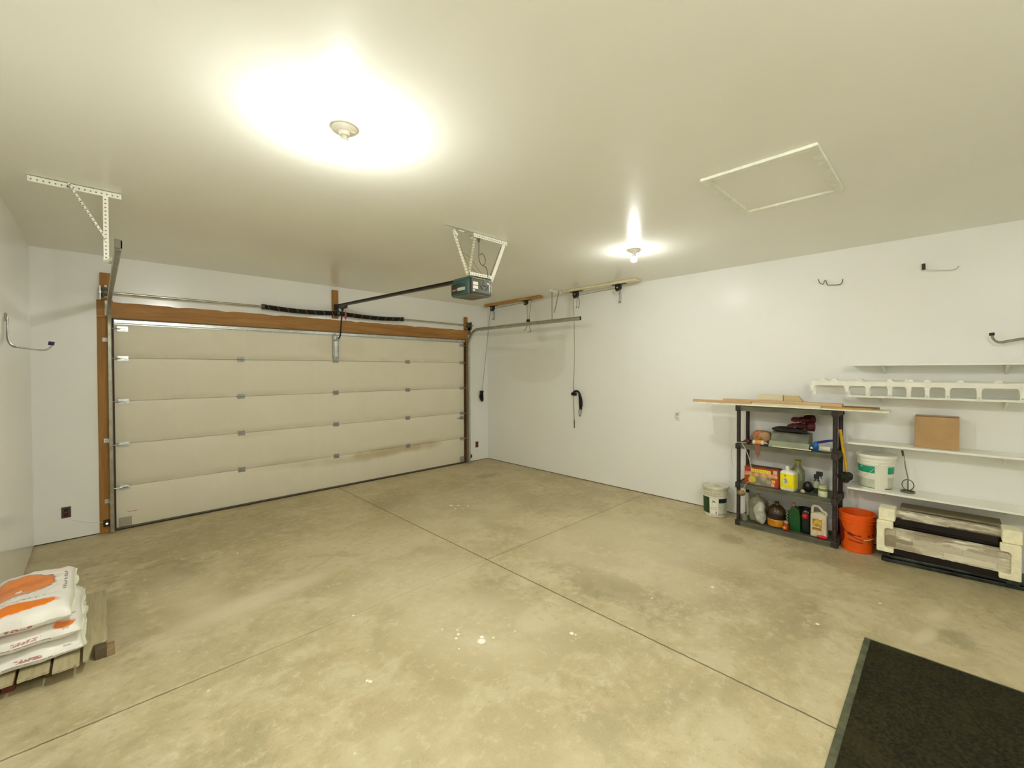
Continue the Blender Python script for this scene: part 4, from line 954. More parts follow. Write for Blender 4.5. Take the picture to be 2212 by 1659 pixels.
# spotted bundle, tube, red cap
M_spot, N_, P_ = newmat('spotted_wrap'); vec_, x_, y_, z_ = N_.pos(False)
vo = N_.n('ShaderNodeTexVoronoi'); N_.L.new(vec_, vo.inputs['Vector']); vo.inputs['Scale'].default_value = 20; vo.inputs['Randomness'].default_value = .8
N_.L.new(N_.mix(N_.ss(vo.outputs['Distance'], .40, .55, 1., 0.), (.42, .26, .12), (.42, .11, .045)), P_.inputs['Base Color']); P_.inputs['Roughness'].default_value = .6
single('wrapped_bundle', MB().blob((5.36, 1.484, z3+.083), (.078, .092, .074), 30, 16, nz=.014, ns=12, e=.6), M_spot, 'soft tan bundle patterned with orange-red spots on the second shelf', 'bundle', (5.34, 1.478, z3))
TB = thing('caulk_tube', 'white tube with an orange label in front of the spotted bundle', 'tube', (5.235, 1.48, z3))
build('tube', MB().tube([(5.232, 1.545, z3+.030), (5.228, 1.430, z3+.034)], .027, 20), M_palew, TB); build('label', MB().tube([(5.2315, 1.520, z3+.031), (5.229, 1.455, z3+.0335)], .0278, 20, caps=False), mat('orange_label', (.85, .35, .06), .5), TB)
build('nozzle', MB().tube([(5.228, 1.430, z3+.034), (5.222, 1.392, z3+.026)], [.014, .004], 12), M_palew, TB)
single('drill_bit_case', MB().box((5.192, 1.385, z3+.001), (5.225, 1.425, z3+.030)), M_plated, 'small dark plum case beside the tube', 'case', (5.2, 1.4, z3), bevel=.004)
single('red_cap', MB().blob((5.24, 1.604, z3+.028), (.024, .030, .027), nz=.003, ns=40), mat('red_black_cap', (.20, .008, .018), .35, 0, .6, 24), 'small round dark red cap near the left post', 'ball', (5.24, 1.6, z3))
single('pink_ribbon', MB().prism([(5.163, 1.508, .950), (5.163, 1.455, .950), (5.161, 1.458, .855), (5.160, 1.478, .800), (5.161, 1.500, .850)], (.0015, 0, 0)), mat('pink_ribbon', (.34, .12, .09), .6, trans=.3), 'dull red tape end hanging over the front of the second shelf', 'tape', (5.163, 1.48, .8))
# blue sprayer and handle, white roll
BB = thing('brush', 'blue headed brush with a navy handle lying on the second shelf', 'brush', (5.26, .93, z3))
build('head', MB().blob((5.245, .957, z3+.055), (.030, .028, .050), nz=.006, ns=30), M_blue, BB)
build('bristle', MB().tube([(5.235, .985, z3+.038), (5.228, .998, z3+.030)], [.014, .008], 10), M_lab, BB)
build('handle', MB().tube([(5.25, .945, z3+.095), (5.262, .86, z3+.118), (5.268, .815, z3+.128)], [.013, .012, .010], 12), M_navy, BB)
single('paper_roll', MB().tube([(5.29, .935, z3+.032), (5.285, .835, z3+.032)], .030, 24), mat('roll_white', (.84, .82, .66), .6), 'white roll lying behind the blue brush', 'roll', (5.29, .885, z3))

# --- tier 2: deck .490-.006
z2 = .4845
RB = thing('tool_box_carton', 'red retail box with yellow and white print on the third shelf', 'box', (5.29, 1.455, z2))
x_f = 5.222
build('carton', MB().box((x_f, 1.285, z2), (x_f+.14, 1.632, z2+.200)), mat('box_red', (.42, .030, .012), .4, 0, .15, 8), RB, bevel=.003)
def fp(name, y0_, y1_, z0_, z1_, m, off=.0012): return build(name, MB().box((x_f-off, min(y0_, y1_), z2+z0_), (x_f+.001, max(y0_, y1_), z2+z1_)), m, RB)
M_skin = mat('box_peach_print', (.70, .36, .17), .5, 0, .2, 25)
fp('print_band', 1.628, 1.300, .104, .146, M_skin); fp('print_band', 1.580, 1.360, .006, .102, mat('box_photo_grey', (.36, .33, .22), .5, 0, .25, 14))
fp('print_band', 1.298, 1.288, .02, .19, mat('box_edge_red', (.30, .03, .008), .4)); fp('print_panel', 1.340, 1.302, .150, .190, mat('box_tan', (.66, .50, .36), .5), .0014)
yl = fp('yellow_title', 1.560, 1.365, .148, .182, M_yel, .0018)
lt = MB()
for i in range(9):
    yy = 1.548-i*.020; hgt = .018
    lt.box((x_f-.003, yy-.007, z2+.155), (x_f-.0017, yy-.003, z2+.155+hgt))
    if i % 2: lt.box((x_f-.003, yy-.010, z2+.155+hgt-.004), (x_f-.0017, yy, z2+.155+hgt))
    if i % 3 == 0: lt.box((x_f-.003, yy-.010, z2+.155), (x_f-.0017, yy-.003, z2+.159))
build('title_letters', lt, mat('letter_olive', (.16, .10, .01), .5), yl)
fp('yellow_panel', 1.355, 1.322, .055, .085, mat('box_orange_yellow', (.86, .52, .06), .45, 0, .2, 40), .0018); fp('white_panel', 1.357, 1.328, .012, .050, mat('box_photo_white', (.75, .56, .45), .5, 0, .3, 60), .0018)
fp('red_panel', 1.362, 1.298, .006, .100, mat('box_panel_red', (.55, .06, .012), .4), .0014)
build('top_print', MB().box((x_f+.004, 1.29, z2+.1995), (x_f+.136, 1.627, z2+.2015)), mat('box_top_brown', (.15, .085, .025), .5), RB)
TD = thing('tape_roll', 'yellow roll of tape leaning on the red box', 'tape roll', (5.205, 1.56, z2))
build('roll', MB().tube([(5.203, 1.548, z2+.062), (5.218, 1.552, z2+.064)], .036, 28), mat('tape_yellow', (.72, .62, .02), .4, 0, .1, 20), TD)
build('core', MB().tube([(5.201, 1.547, z2+.062), (5.204, 1.548, z2+.062)], .020, 24), mat('tape_core', (.66, .58, .06), .4), TD)
# yellow labelled square bottle
def sqprism(c_, hx, hy, z0_, z1_, rz=0., e=.35, top=0.):
    rows = []; mb = MB(); cc = Vector(c_)
    prof = [(0., z0_), (.9, z0_), (.985, z0_+.008), (1., z0_+.02), (1., z1_-.03), (.985, z1_-.015), (.90, z1_-.004), (.6, z1_+top*.6), (.28, z1_+top)]
    for s, z in prof:
        row = []
        for k in range(40):
            a = 2*math.pi*k/40; ca, sa = math.cos(a), math.sin(a)
            p = V(math.copysign(abs(ca)**e, ca)*hx*s, math.copysign(abs(sa)**e, sa)*hy*s, z)
            row.append(Matrix.Rotation(rz, 4, 'Z') @ p+cc)
        rows.append(row)
    vs = mb.quadgrid(rows, closed_v=True); mb.bm.faces.new(vs[-1]); return mb
YBt = thing('bleach_bottle', 'white square bottle with a bright yellow label on the third shelf', 'bottle', (5.262, 1.197, z2))
cb_ = (5.262, 1.200, z2); rz_ = math.radians(-12)
build('body', sqprism(cb_, .058, .072, 0, .205, rz_, top=.012), mat('bottle_white', (.90, .89, .74), .3), YBt)
lbm = MB(); rows = []
for z in (.032, .182):
    row = []
    for k in range(40):
        a = 2*math.pi*k/40; ca, sa = math.cos(a), math.sin(a)
        row.append(Matrix.Rotation(rz_, 4, 'Z') @ V(math.copysign(abs(ca)**.35, ca)*.0592, math.copysign(abs(sa)**.35, sa)*.0732, z)+Vector(cb_))
    rows.append(row)
lbm.quadgrid(rows, closed_v=True); build('yellow_label', lbm, M_yel, YBt)
build('neck', MB().tube([(5.262, 1.210, z2+.208), (5.262, 1.214, z2+.235), (5.262, 1.216, z2+.262)], [.024, .019, .015], 20), mat('bottle_neck', (.90, .89, .74), .3), YBt)
Mr = Matrix.Translation(cb_) @ Matrix.Rotation(rz_, 4, 'Z')
build('label_picture', MB().lathe([(.027, 0), (.027, .002)], (0, 0, 0), 28, M=Mr @ Matrix.Translation((-.0600, .008, .105)) @ Matrix.Rotation(-math.pi/2, 4, 'Y')), mat('label_picture', (.60, .64, .60), .4, 0, .35, 30), YBt)
build('label_text', MB().box((-.0605, -.002, .150), (-.0590, .022, .172), Mr), mat('label_text_gold', (.62, .42, .01), .4), YBt)
# clear jug behind
CJ = thing('clear_jug', 'cloudy plastic jug with a yellow cap behind the yellow labelled bottle', 'jug', (5.41, 1.15, z2))
build('body', MB().lathe([(.0, 0), (.060, 0), (.066, .01), (.067, .15), (.060, .20), (.035, .245), (.024, .262), (.022, .285)], (5.41, 1.150, z2), 32), M_clear, CJ)
build('cap', MB().lathe([(.0, .28), (.031, .28), (.031, .308), (.0, .310)], (5.41, 1.150, z2), 24), mat('cap_olive_yellow', (.42, .38, .04), .4), CJ)
build('sticker', MB().blob((5.345, 1.122, z2+.13), (.004, .026, .042)), mat('sticker_blue', (.22, .34, .26), .5), CJ)
# spray bottle and jar
SP = thing('spray_bottle', 'white spray bottle with a black trigger head on the third shelf', 'spray bottle', (5.35, .965, z2))
cx, cy = 5.35, .965
build('body', MB().lathe([(0, 0), (.026, 0), (.029, .006), (.029, .11), (.022, .135), (.015, .150)], (cx, cy, z2), 24), mat('spray_body_dark', (.055, .075, .045), .25), SP)
build('sleeve', MB().lathe([(.0296, .055), (.0296, .125)], (cx, cy, z2), 24, False, False), mat('spray_sleeve', (.50, .54, .38), .35), SP)
build('trigger_head', MB().box((cx-.016, cy-.022, z2+.150), (cx+.016, cy+.024, z2+.192)).box((cx-.014, cy-.052, z2+.180), (cx+.014, cy+.004, z2+.225)).bar((cx, cy-.03, z2+.18), (cx, cy-.05, z2+.15), .012, .008), M_blackpl, SP, bevel=.005)
JR = thing('jar', 'small white jar with a green label at the right end of the third shelf', 'jar', (5.235, .895, z2))
build('body', MB().lathe([(0, 0), (.038, 0), (.041, .005), (.041, .085), (.036, .095), (.036, .10)], (5.232, .890, z2), 28), mat('jar_white', (.84, .83, .60), .35), JR)
build('label', MB().lathe([(.0416, .060), (.0416, .088)], (5.232, .890, z2), 28, False, False), mat('jar_label_green', (.20, .27, .08), .5), JR)
build('lid', MB().lathe([(0, .096), (.039, .096), (.040, .112), (.036, .118), (0, .118)], (5.232, .890, z2), 28), mat('jar_lid', (.50, .50, .27), .4), JR)
single('black_pouch', MB().blob((5.33, 1.035, z2+.055), (.05, .045, .055), nz=.010, ns=18), M_blackpl, 'black pouch between the jug and the spray bottle', 'pouch', (5.33, 1.035, z2))
single('white_cap', MB().blob((5.215, 1.062, z2+.022), (.020, .022, .020), nz=.003, ns=30), mat('cap_tan_white', (.55, .48, .36), .5), 'small pale cap in front of the black pouch', 'cap', (5.215, 1.06, z2))

# --- tier 1 (lowest)
z1_ = .0525
JL = thing('plastic_jug', 'large frosted plastic jug at the left of the lowest shelf', 'jug', (5.32, 1.57, z1_))
build('body', sqprism((5.375, 1.535, z1_), .075, .082, 0, .235, 0, .45, .03), M_frost, JL)
build('neck', MB().lathe([(.022, .26), (.022, .295), (.0, .297)], (5.375, 1.535, z1_), 20), M_frost, JL)
single('putty_tub', MB().lathe([(0, 0), (.034, 0), (.038, .06), (0, .062)], (5.268, 1.648, z1_), 24), M_frost, 'small frosted tub at the front left of the lowest shelf', 'tub', (5.268, 1.648, z1_))
PT = thing('pipe_offcut', 'white pipe offcut leaning in the left corner of the lowest shelf', 'pipe', (5.44, 1.645, z1_))
build('pipe', MB().tube([(5.435, 1.650, z1_+.012), (5.445, 1.668, z1_+.27)], .022, 20), M_pipe, PT)
PT2 = thing('pipe_offcut', 'thin white pipe offcut next to the left back post on the lowest shelf', 'pipe', (5.46, 1.59, z1_))
build('pipe', MB().tube([(5.480, 1.595, z1_+.012), (5.480, 1.605, z1_+.25)], .015, 20), M_pipe, PT2)
LD = thing('rope_ball', 'tan round ball hanging on the thin white hose below the third shelf', 'ball', (5.17, 1.648, .375))
build('ball', MB().blob((5.118, 1.632, .395), (.036, .044, .032), nz=.005, ns=30), mat('tan_ball', (.30, .21, .07), .7, 0, .25, 20), LD)
# hose over the left side
hs = MB().tube(bez([(5.20, 1.60, .952), (5.165, 1.655, .955), (5.135, 1.690, .955), (5.13, 1.735, .89), (5.135, 1.745, .78), (5.15, 1.730, .66)], 10), .0035, 8)
hs.tube(bez([(5.155, 1.640, .952), (5.145, 1.590, .87), (5.145, 1.552, .76), (5.150, 1.540, .66), (5.150, 1.545, .585)], 10), .0042, 8)
hs.tube(bez([(5.150, 1.555, .535), (5.135, 1.590, .50), (5.120, 1.618, .428)], 8), .0025, 8)
single('hose', hs, M_hose, 'thin clear hose looped over the left end of the second shelf', 'hose', (5.15, 1.65, .95))
BG = thing('plastic_bag', 'crumpled clear plastic bag of white fittings on the lowest shelf', 'bag', (5.27, 1.50, z1_))
mbb = MB(); mbb.blob((5.245, 1.480, z1_+.125), (.044, .060, .122), 30, 20, nz=.022, ns=18, e=.8); build('film', mbb, M_bagp, BG)
build('fitting', MB().tube([(5.245, 1.495, z1_+.06), (5.243, 1.472, z1_+.19)], .020, 16), M_pipe, BG)
CP = thing('plastic_cup', 'pale cup behind the clear bag on the lowest shelf', 'cup', (5.40, 1.43, z1_))
build('cup', MB().lathe([(0, 0), (.034, 0), (.040, .002), (.053, .215), (.055, .218), (.051, .218), (.038, .008), (0, .008)], (5.445, 1.398, z1_), 28), mat('cup_pale', (.55, .50, .33), .4), CP)
RD = thing('round_jug', 'round brown jug with an orange label band on the lowest shelf', 'jug', (5.31, 1.325, z1_))
cc = (5.310, 1.325, z1_)
build('body', MB().lathe([(0, 0), (.080, 0), (.088, .008), (.091, .05), (.092, .15), (.080, .195), (.050, .225), (.026, .238), (.023, .25)], cc, 40), mat('jug_brown', (.060, .035, .010), .2), RD)
build('orange_label', MB().lathe([(.0898, .012), (.0920, .050), (.0926, .085)], cc, 40, False, False), M_amber, RD)
build('dark_label', MB().lathe([(.0928, .087), (.0930, .150)], cc, 40, False, False), M_dkplum, RD)
build('label_edge', MB().lathe([(.0932, .083), (.0936, .088)], cc, 40, False, False), mat('label_edge_gold', (.80, .55, .15), .4), RD)
build('cap', MB().lathe([(0, .245), (.022, .245), (.022, .27), (0, .272)], cc, 20), M_blackpl, RD)
OR_ = thing('small_bottle', 'small red bottle with an orange dot at the front of the lowest shelf', 'bottle', (5.215, 1.21, z1_))
build('body', MB().lathe([(0, 0), (.026, 0), (.029, .006), (.026, .055), (.016, .078), (.013, .085)], (5.218, 1.212, z1_), 24), mat('bottle_dark_red', (.30, .02, .006), .3), OR_)
build('cap', MB().lathe([(0, .083), (.021, .083), (.019, .104), (0, .106)], (5.218, 1.212, z1_), 20), mat('cap_khaki', (.46, .36, .15), .4), OR_)
build('orange_dot', MB().blob((5.196, 1.222, z1_+.032), (.014, .019, .019)), mat('dot_orange', (.90, .33, .01), .3), OR_)
GB = thing('green_bottle', 'tall green motor oil style bottle on the lowest shelf', 'bottle', (5.29, 1.145, z1_))
mbg = MB(); mbg.prism([(0, .055, 0), (0, -.058, 0), (0, -.060, .17), (0, -.048, .225), (0, .00, .262), (0, .020, .262), (0, .046, .20)], (.075, 0, 0), Matrix.Translation((5.255, 1.150, z1_)))
build('body', mbg, M_gbot, GB, bevel=.014, seg=4)
build('cap', MB().tube([(5.29, 1.160, z1_+.262), (5.29, 1.160, z1_+.293)], .018, 16), mat('cap_brick', (.36, .12, .08), .5), GB)
sqg = MB(); sqg.tube(bez([(5.248, 1.214+.010*(-1)**i, z1_+.065+i*.017) for i in range(10)], 4), .0022, 6)
single('coil_cord', sqg, mat('coil_pale_green', (.36, .46, .28), .4), 'pale green curly cord hanging left of the green bottle', 'cord', (5.25, 1.21, z1_+.07))
KB = thing('black_bottle', 'black bottle with a red rounded cap between the green bottle and the cream jug', 'bottle', (5.29, 1.05, z1_))
build('body', sqprism((5.285, 1.043, z1_), .036, .042, 0, .235, 0, .6, .03), mat('bottle_black_green', (.006, .014, .009), .2), KB)
build('cap', MB().blob((5.236, 1.045, z1_+.192), (.030, .032, .034)), mat('cap_red_gloss', (.42, .010, .010), .15), KB)
single('black_pot', MB().lathe([(0, 0), (.05, 0), (.066, .22), (.07, .225), (.062, .225), (.046, .01), (0, .01)], (5.42, 1.085, z1_), 24), M_blackpl, 'black pot behind the bottles on the lowest shelf', 'pot', (5.42, 1.085, z1_))
FJ = thing('cream_jug', 'cream handled jug with a gold label at the right end of the lowest shelf', 'jug', (5.26, .925, z1_))
def pw(pts, x, t): return MB().prism([(x, y_, z_+z1_) for y_, z_ in pts], (t, 0, 0))
jugp = [(.995, .004), (.998, .295), (.985, .330), (.955, .334), (.915, .322), (.900, .300), (.868, .280), (.857, .262), (.855, .004)]
hole = [(.975, .240), (.975, .300), (.958, .310), (.922, .298), (.905, .268), (.880, .240)]
# jug outline with a real handle opening: lower body plus a loop above
lowb = [(.996, .002), (.996, .240), (.980, .245), (.880, .240), (.856, .236), (.854, .002)]
build('body', pw(lowb, 5.225, .085), M_cream, FJ, bevel=.012, seg=4)
build('handle', MB().tube(bez([(5.265, .985, z1_+.225), (5.265, .985, z1_+.285), (5.265, .972, z1_+.312), (5.265, .935, z1_+.312), (5.265, .912, z1_+.292), (5.265, .895, z1_+.270), (5.265, .868, z1_+.258), (5.265, .864, z1_+.225)], 5), .013, 12), M_cream, FJ)
build('shoulder', MB().blob((5.267, .925, z1_+.238), (.034, .050, .020)), M_cream, FJ)
gl = build('front_label', MB().box((5.2235, .868, z1_+.035), (5.2255, .985, z1_+.205)), mat('label_cream', (.76, .62, .46), .45, 0, .1, 30), FJ)
build('gold_print', MB().box((5.2225, .893, z1_+.110), (5.2238, .978, z1_+.190)), M_gold, gl); build('brown_print', MB().box((5.2222, .898, z1_+.075), (5.2238, .978, z1_+.102)), M_brn, gl)
single('red_oval_dish', MB().blob((5.212, .893, z1_+.018), (.020, .046, .018)), mat('gloss_red', (.72, .012, .030), .12), 'small glossy red oval case at the front of the lowest shelf', 'case', (5.21, .893, z1_))

# yellow handled broom beside the unit
BR = thing('hand_broom', 'yellow handled brush with a dark bristle head leaning between the shelf unit and wall shelves', 'broom', (5.36, .735, .595))
build('pole', MB().tube([(5.40, .775, 1.165), (5.3825, .7435, .9535), (5.365, .712, .742)], [.014, .0145, .0135], 14), M_yelp, BR)
build('head', MB().blob((5.360, .725, .700), (.060, .062, .042), nz=.012, ns=30, e=.7), M_bristle, BR)
build('block', MB().box((5.32, .695, .640), (5.40, .765, .672)), M_blackpl, BR, bevel=.005)
single('grey_stick', MB().tube([(5.30, .800, .4848), (5.295, .806, .88)], .007, 10), M_bluestick, 'thin grey stick standing behind the right front post on the third shelf', 'stick', (5.3, .80, .4848))

# ------------------------------------------------------------------ stone-look panel unit in foam corners
rz = math.atan2(.03, .86)
FU = thing('stone_panel_unit', 'long stacked-stone look panels held by cream foam corner blocks on a black base', 'stone panels', (5.30, .0, 0))
def stone():
    m, N, P = newmat('stacked_stone'); vec, x, y, z = N.pos(False)
    br = N.n('ShaderNodeTexBrick')
    wv = N.m('MULTIPLY', N.m('SUBTRACT', N.noise(vec, 12, 3, vscale=(1, 1, .5)), .5), .030)
    cmb = N.n('ShaderNodeCombineXYZ'); N.L.new(N.m('ADD', y, N.m('MULTIPLY', x, .3)), cmb.inputs[0]); N.L.new(N.m('ADD', z, wv), cmb.inputs[1])
    N.L.new(cmb.outputs[0], br.inputs['Vector']); br.inputs['Scale'].default_value = 1.; br.inputs['Mortar Size'].default_value = .0012
    br.inputs['Brick Width'].default_value = .31; br.inputs['Row Height'].default_value = .052; br.offset = .37
    br.inputs['Color1'].default_value = (.82, .77, .60, 1); br.inputs['Color2'].default_value = (.30, .24, .16, 1); br.inputs['Mortar'].default_value = (.40, .34, .23, 1)
    n = N.noise(vec, 14, 6, .65, .4, vscale=(1, .35, 1.6)); n2 = N.noise(vec, 5, 4, .6, 0, vscale=(1, .5, 2.2))
    c = N.mix(N.m('MULTIPLY', N.ss(n, .50, .62), .9), br.outputs[0], (.92, .88, .72))
    c = N.mix(N.m('MULTIPLY', N.ss(n2, .48, .36), .7), c, (.30, .245, .165))
    N.L.new(c, P.inputs['Base Color']); P.inputs['Roughness'].default_value = .7
    b = N.n('ShaderNodeBump'); b.inputs['Strength'].default_value = .9; b.inputs['Distance'].default_value = .012
    N.L.new(N.m('ADD', n, N.m('MULTIPLY', br.outputs[1], -.5)), b.inputs['Height']); N.L.new(b.outputs[0], P.inputs['Normal'])
    return m
M_stone = stone()
bs = MB().prism([(5.155, .405, .0), (5.165, .425, .0), (5.50, .425, .0), (5.50, -.56, .0), (5.245, -.56, .0)], (0, 0, .032)); build('base_tray', bs, M_base, FU, bevel=.008)
bs2 = MB().prism([(5.175, .395, .033), (5.50, .395, .033), (5.50, -.54, .033), (5.255, -.54, .033)], (0, 0, .030)); build('base_rim', bs2, M_base, FU, bevel=.010)
build('dark_core', MB().box((5.21, -.36, .064), (5.47, .38, .405)), M_darkcore, FU)  # near-black box filling the dark gap between the stone panels
def ledge(x_, y0_, y1_, z0_, z1_, d, seed):
    mb = MB(); rows = []; n = 60
    for i in range(n+1):
        y = y0_+(y1_-y0_)*i/n; row = []
        for j in range(9):
            z = z0_+(z1_-z0_)*j/8
            k = int((z-z0_)/.052); off = .010*noise.noise(V(math.floor((y+k*.13)/.31)*7.3, k*3.1, seed))+.006*noise.noise(V(y*30, z*60, seed))
            row.append(V(x_+off, y, z+.003*noise.noise(V(y*20, j, seed))))
        rows.append(row)
    vs = mb.quadgrid(rows)
    mb.box((x_+.012, y0_, z0_+.004), (x_+d, y1_, z1_-.004)); return mb
lp = ledge(5.130, -.385, .395, .148, .330, .06, 1.); rp = build('stone_front', lp, M_stone, FU)
build('stone_top', ledge(5.235, -.34, .34, .405, .478, .05, 5.), M_stone, FU)
build('stone_cap', MB().box((5.262, -.33, .484), (5.46, .30, .500)), mat('ledge_brown', (.21, .175, .10), .6), FU, bevel=.004)
def foamC(y, sg):
    """C-shaped foam end: outline in y,z; sg=-1 opens to smaller y"""
    pts = [(0, .112), (0, .392), (-.115, .392), (-.115, .330), (-.070, .330), (-.055, .315), (-.055, .165), (-.065, .150), (-.120, .150), (-.120, .112)]
    return MB().prism([(5.085, y+(a if sg > 0 else -a), z) for a, z in pts], (.055, 0, 0))
build('foam_corner', foamC(.452, 1), M_foam, FU, bevel=.008, seg=3)
build('foam_corner', foamC(-.425, -1), M_foam, FU, bevel=.008, seg=3)
build('foam_block', MB().box((5.115, .325, .394), (5.29, .442, .500)), M_foam, FU, bevel=.008, seg=3)
build('foam_block', MB().box((5.115, -.432, .394), (5.29, -.322, .500)), M_foam, FU, bevel=.008, seg=3)
many('support_foot', [MB().box((5.14, .36, .064), (5.20, .44, .111)), MB().box((5.14, -.42, .064), (5.20, -.35, .111))], M_base, FU)

# ------------------------------------------------------------------ floor mat
FM = thing('floor_mat', 'dark olive-black floor mat with rubber edges in the lower right', 'floor mat', (2.7, -.2, 0))
x0, x1, y0, y1 = 1.75, 3.585, -.62, .375
build('pile', MB().box((x0+.03, y0+.03, .001), (x1-.02, y1-.033, .012)), M_mat, FM, bevel=.003)
ed = MB()
ed.prism([(x0, y1, .0005), (x1, y1, .0005), (x1-.02, y1-.034, .0005), (x0+.03, y1-.034, .0005)], (0, 0, .006))
ed.prism([(x1, y1, .0005), (x1, y0, .0005), (x1-.021, y0+.03, .0005), (x1-.021, y1-.034, .0005)], (0, 0, .006))
ed.prism([(x0, y0, .0005), (x0, y1, .0005), (x0+.031, y1-.034, .0005), (x0+.031, y0+.03, .0005)], (0, 0, .006))
ed.prism([(x1, y0, .0005), (x0, y0, .0005), (x0+.03, y0+.031, .0005), (x1-.02, y0+.031, .0005)], (0, 0, .006))
build('rubber_edge', ed, M_matedge, FM)

# ------------------------------------------------------------------ pallet and pellet bags
PL = thing('pallet', 'weathered wooden pallet with a broken end board under the pellet bags', 'pallet', (-.2, 4.1, 0))
zt = .088
def plank(x0_, x1_, y0_, y1_, z0_, z1_, seed, notch=None):
    n = 10; mb = MB(); rows = []
    pts = [(x0_, y1_), (x0_, y0_)]
    for i in range(n+1):
        t = i/n; pts.append((x0_+(x1_-x0_)*t, y0_+.010*noise.noise(V(t*6, seed, 0))+(notch(t) if notch else 0)))
    pts += [(x1_, y1_)]
    return MB().prism([(a, b_, z0_) for a, b_ in pts], (0, 0, z1_-z0_))
build('deck_board', plank(-.470, -.345, 3.600, 4.62, zt-.018, zt, 1), M_plank, PL, bevel=.003)
build('deck_board', plank(-.332, -.212, 3.595, 4.62, zt-.018, zt, 2), M_plank, PL, bevel=.003)
build('deck_board', plank(-.200, -.092, 3.560, 4.62, zt-.018, zt, 3), M_plank, PL, bevel=.003)
build('deck_board', plank(-.080, .030, 3.580, 4.62, zt-.018, zt, 4, lambda t: 0 if t < .28 else (.09 if t < .4 else .175)), M_plank, PL, bevel=.003)
for yb in (3.70, 4.08, 4.50):
    for xa, xb in ((-.465, -.40), (-.235, -.16), (-.03, .02)): build('support_block', MB().box((xa, yb, .0), (xb, yb+.09, .0685)), mat('block_dark', (.13, .09, .05), .85), PL, bevel=.003)
part_label(build('support_block', MB().box((-.395, 3.68, .0), (-.345, 3.74, .0685)), M_redd, PL, bevel=.003), 'red block')
build('bottom_board', MB().box((.021, 3.700, .001), (.060, 3.80, .045)), mat('board_brown', (.33, .23, .12), .8), PL, bevel=.003)

def bagmat(top, patch_=True):
    m, N, P = newmat('bag_print_top' if top else 'bag_print_side'); vec, x, y, z = N.pos()   # bag-local metres
    c = N.mix(N.ss(N.noise(vec, 5, 4), .3, .7), (.85, .83, .78), (.89, .87, .82))
    nse = N.noise(vec, 90, 3, .7); n2 = N.noise(vec, 26, 3)
    wob = N.m('MULTIPLY', N.m('SUBTRACT', n2, .5), .25)
    up = N.ss(z, .060, .085)
    front = N.ss(y, -.26, -.29)
    orange, rim, red, grey = (.82, .26, .05), (.42, .14, .12), (.46, .16, .15), (.34, .31, .27)
    if top:
        e1 = N.m('MULTIPLY', N.ell(x, y, -.100, .075, .185, .150, .2, wob, .04), up)
        e0 = N.m('MULTIPLY', N.ell(x, y, -.100, .075, .193, .158, .2, wob, .03), up)
        c = N.mix(e0, c, rim); c = N.mix(e1, c, orange)
        sw = N.m('MULTIPLY', N.ell(x, y, -.06, .085, .17, .035, .35, N.m('MULTIPLY', wob, 2.5), .3), up)
        c = N.mix(N.m('MULTIPLY', sw, .45), c, (.55, .17, .05))
        lo = N.m('MULTIPLY', N.ell(x, y, -.09, -.06, .13, .045, .15, wob, .3), up)
        c = N.mix(N.m('MULTIPLY', N.m('MULTIPLY', lo, N.ss(nse, .42, .6)), .7), c, (.70, .50, .42))
        c = N.mix(N.m('MULTIPLY', N.box(x, y, -.06, .00, .012, .014), up), c, (.90, .84, .76))
        # small grey print line and the vertical tagline
        t1 = N.m('MULTIPLY', N.m('MULTIPLY', N.box(x, y, -.06, -.145, .12, .008), N.ss(nse, .48, .55)), up); c = N.mix(t1, c, grey)
        t2 = N.m('MULTIPLY', N.m('MULTIPLY', N.box(x, y, .132, .055, .0075, .145), N.ss(N.noise(vec, 75, 2, vscale=(.6, 1, 1)), .44, .52)), up); c = N.mix(t2, c, (.30, .29, .25))
        c = N.mix(N.m('MULTIPLY', N.ell(x, y, .105, .285, .030, .018, 0, wob, .2), up), c, (.62, .25, .18))
        # wavy orange band on the front shoulder
        bnd = N.ell(x, y, -.12, -.235, .235, .052, .03, N.m('MULTIPLY', wob, 1.5), .06)
        bnd = N.m('MULTIPLY', bnd, N.ss(z, .045, .055)); c = N.mix(bnd, c, (.86, .22, .01))
        c = N.mix(N.m('MULTIPLY', N.m('SUBTRACT', N.ell(x, y, -.12, -.235, .245, .060, .03, N.m('MULTIPLY', wob, 1.5), .05), bnd), .35), c, (.80, .45, .38))
    elif patch_:
        c = N.mix(N.m('MULTIPLY', N.ell(x, z, .145, .098, .075, .020, .15, wob, .1), front), c, (.82, .24, .06))
    # red script and underline on the front
    zc = .040 if top else .058
    s1_ = N.m('MULTIPLY', N.m('MULTIPLY', N.box(x, z, -.03, zc, .055, .0085), N.ss(N.noise(vec, 80, 2), .42, .5)), front); c = N.mix(N.m('MULTIPLY', s1_, .9), c, red)
    s2_ = N.m('MULTIPLY', N.m('MULTIPLY', N.box(x, z, -.03, zc-.018, .095, .0028), N.ss(nse, .35, .42)), front); c = N.mix(s2_, c, grey)
    if not top:
        s3 = N.m('MULTIPLY', N.m('MULTIPLY', N.box(x, z, .125, zc+.012, .018, .005), N.ss(nse, .42, .5)), front); c = N.mix(s3, c, (.48, .46, .38))
    N.L.new(c, P.inputs['Base Color']); P.inputs['Roughness'].default_value = .32
    b = N.n('ShaderNodeBump'); b.inputs['Strength'].default_value = .35; b.inputs['Distance'].default_value = .012
    N.L.new(N.noise(vec, 9, 5, .5, 1.2, vscale=(1.5, .8, 1)), b.inputs['Height']); N.L.new(b.outputs[0], P.inputs['Normal'])
    return m
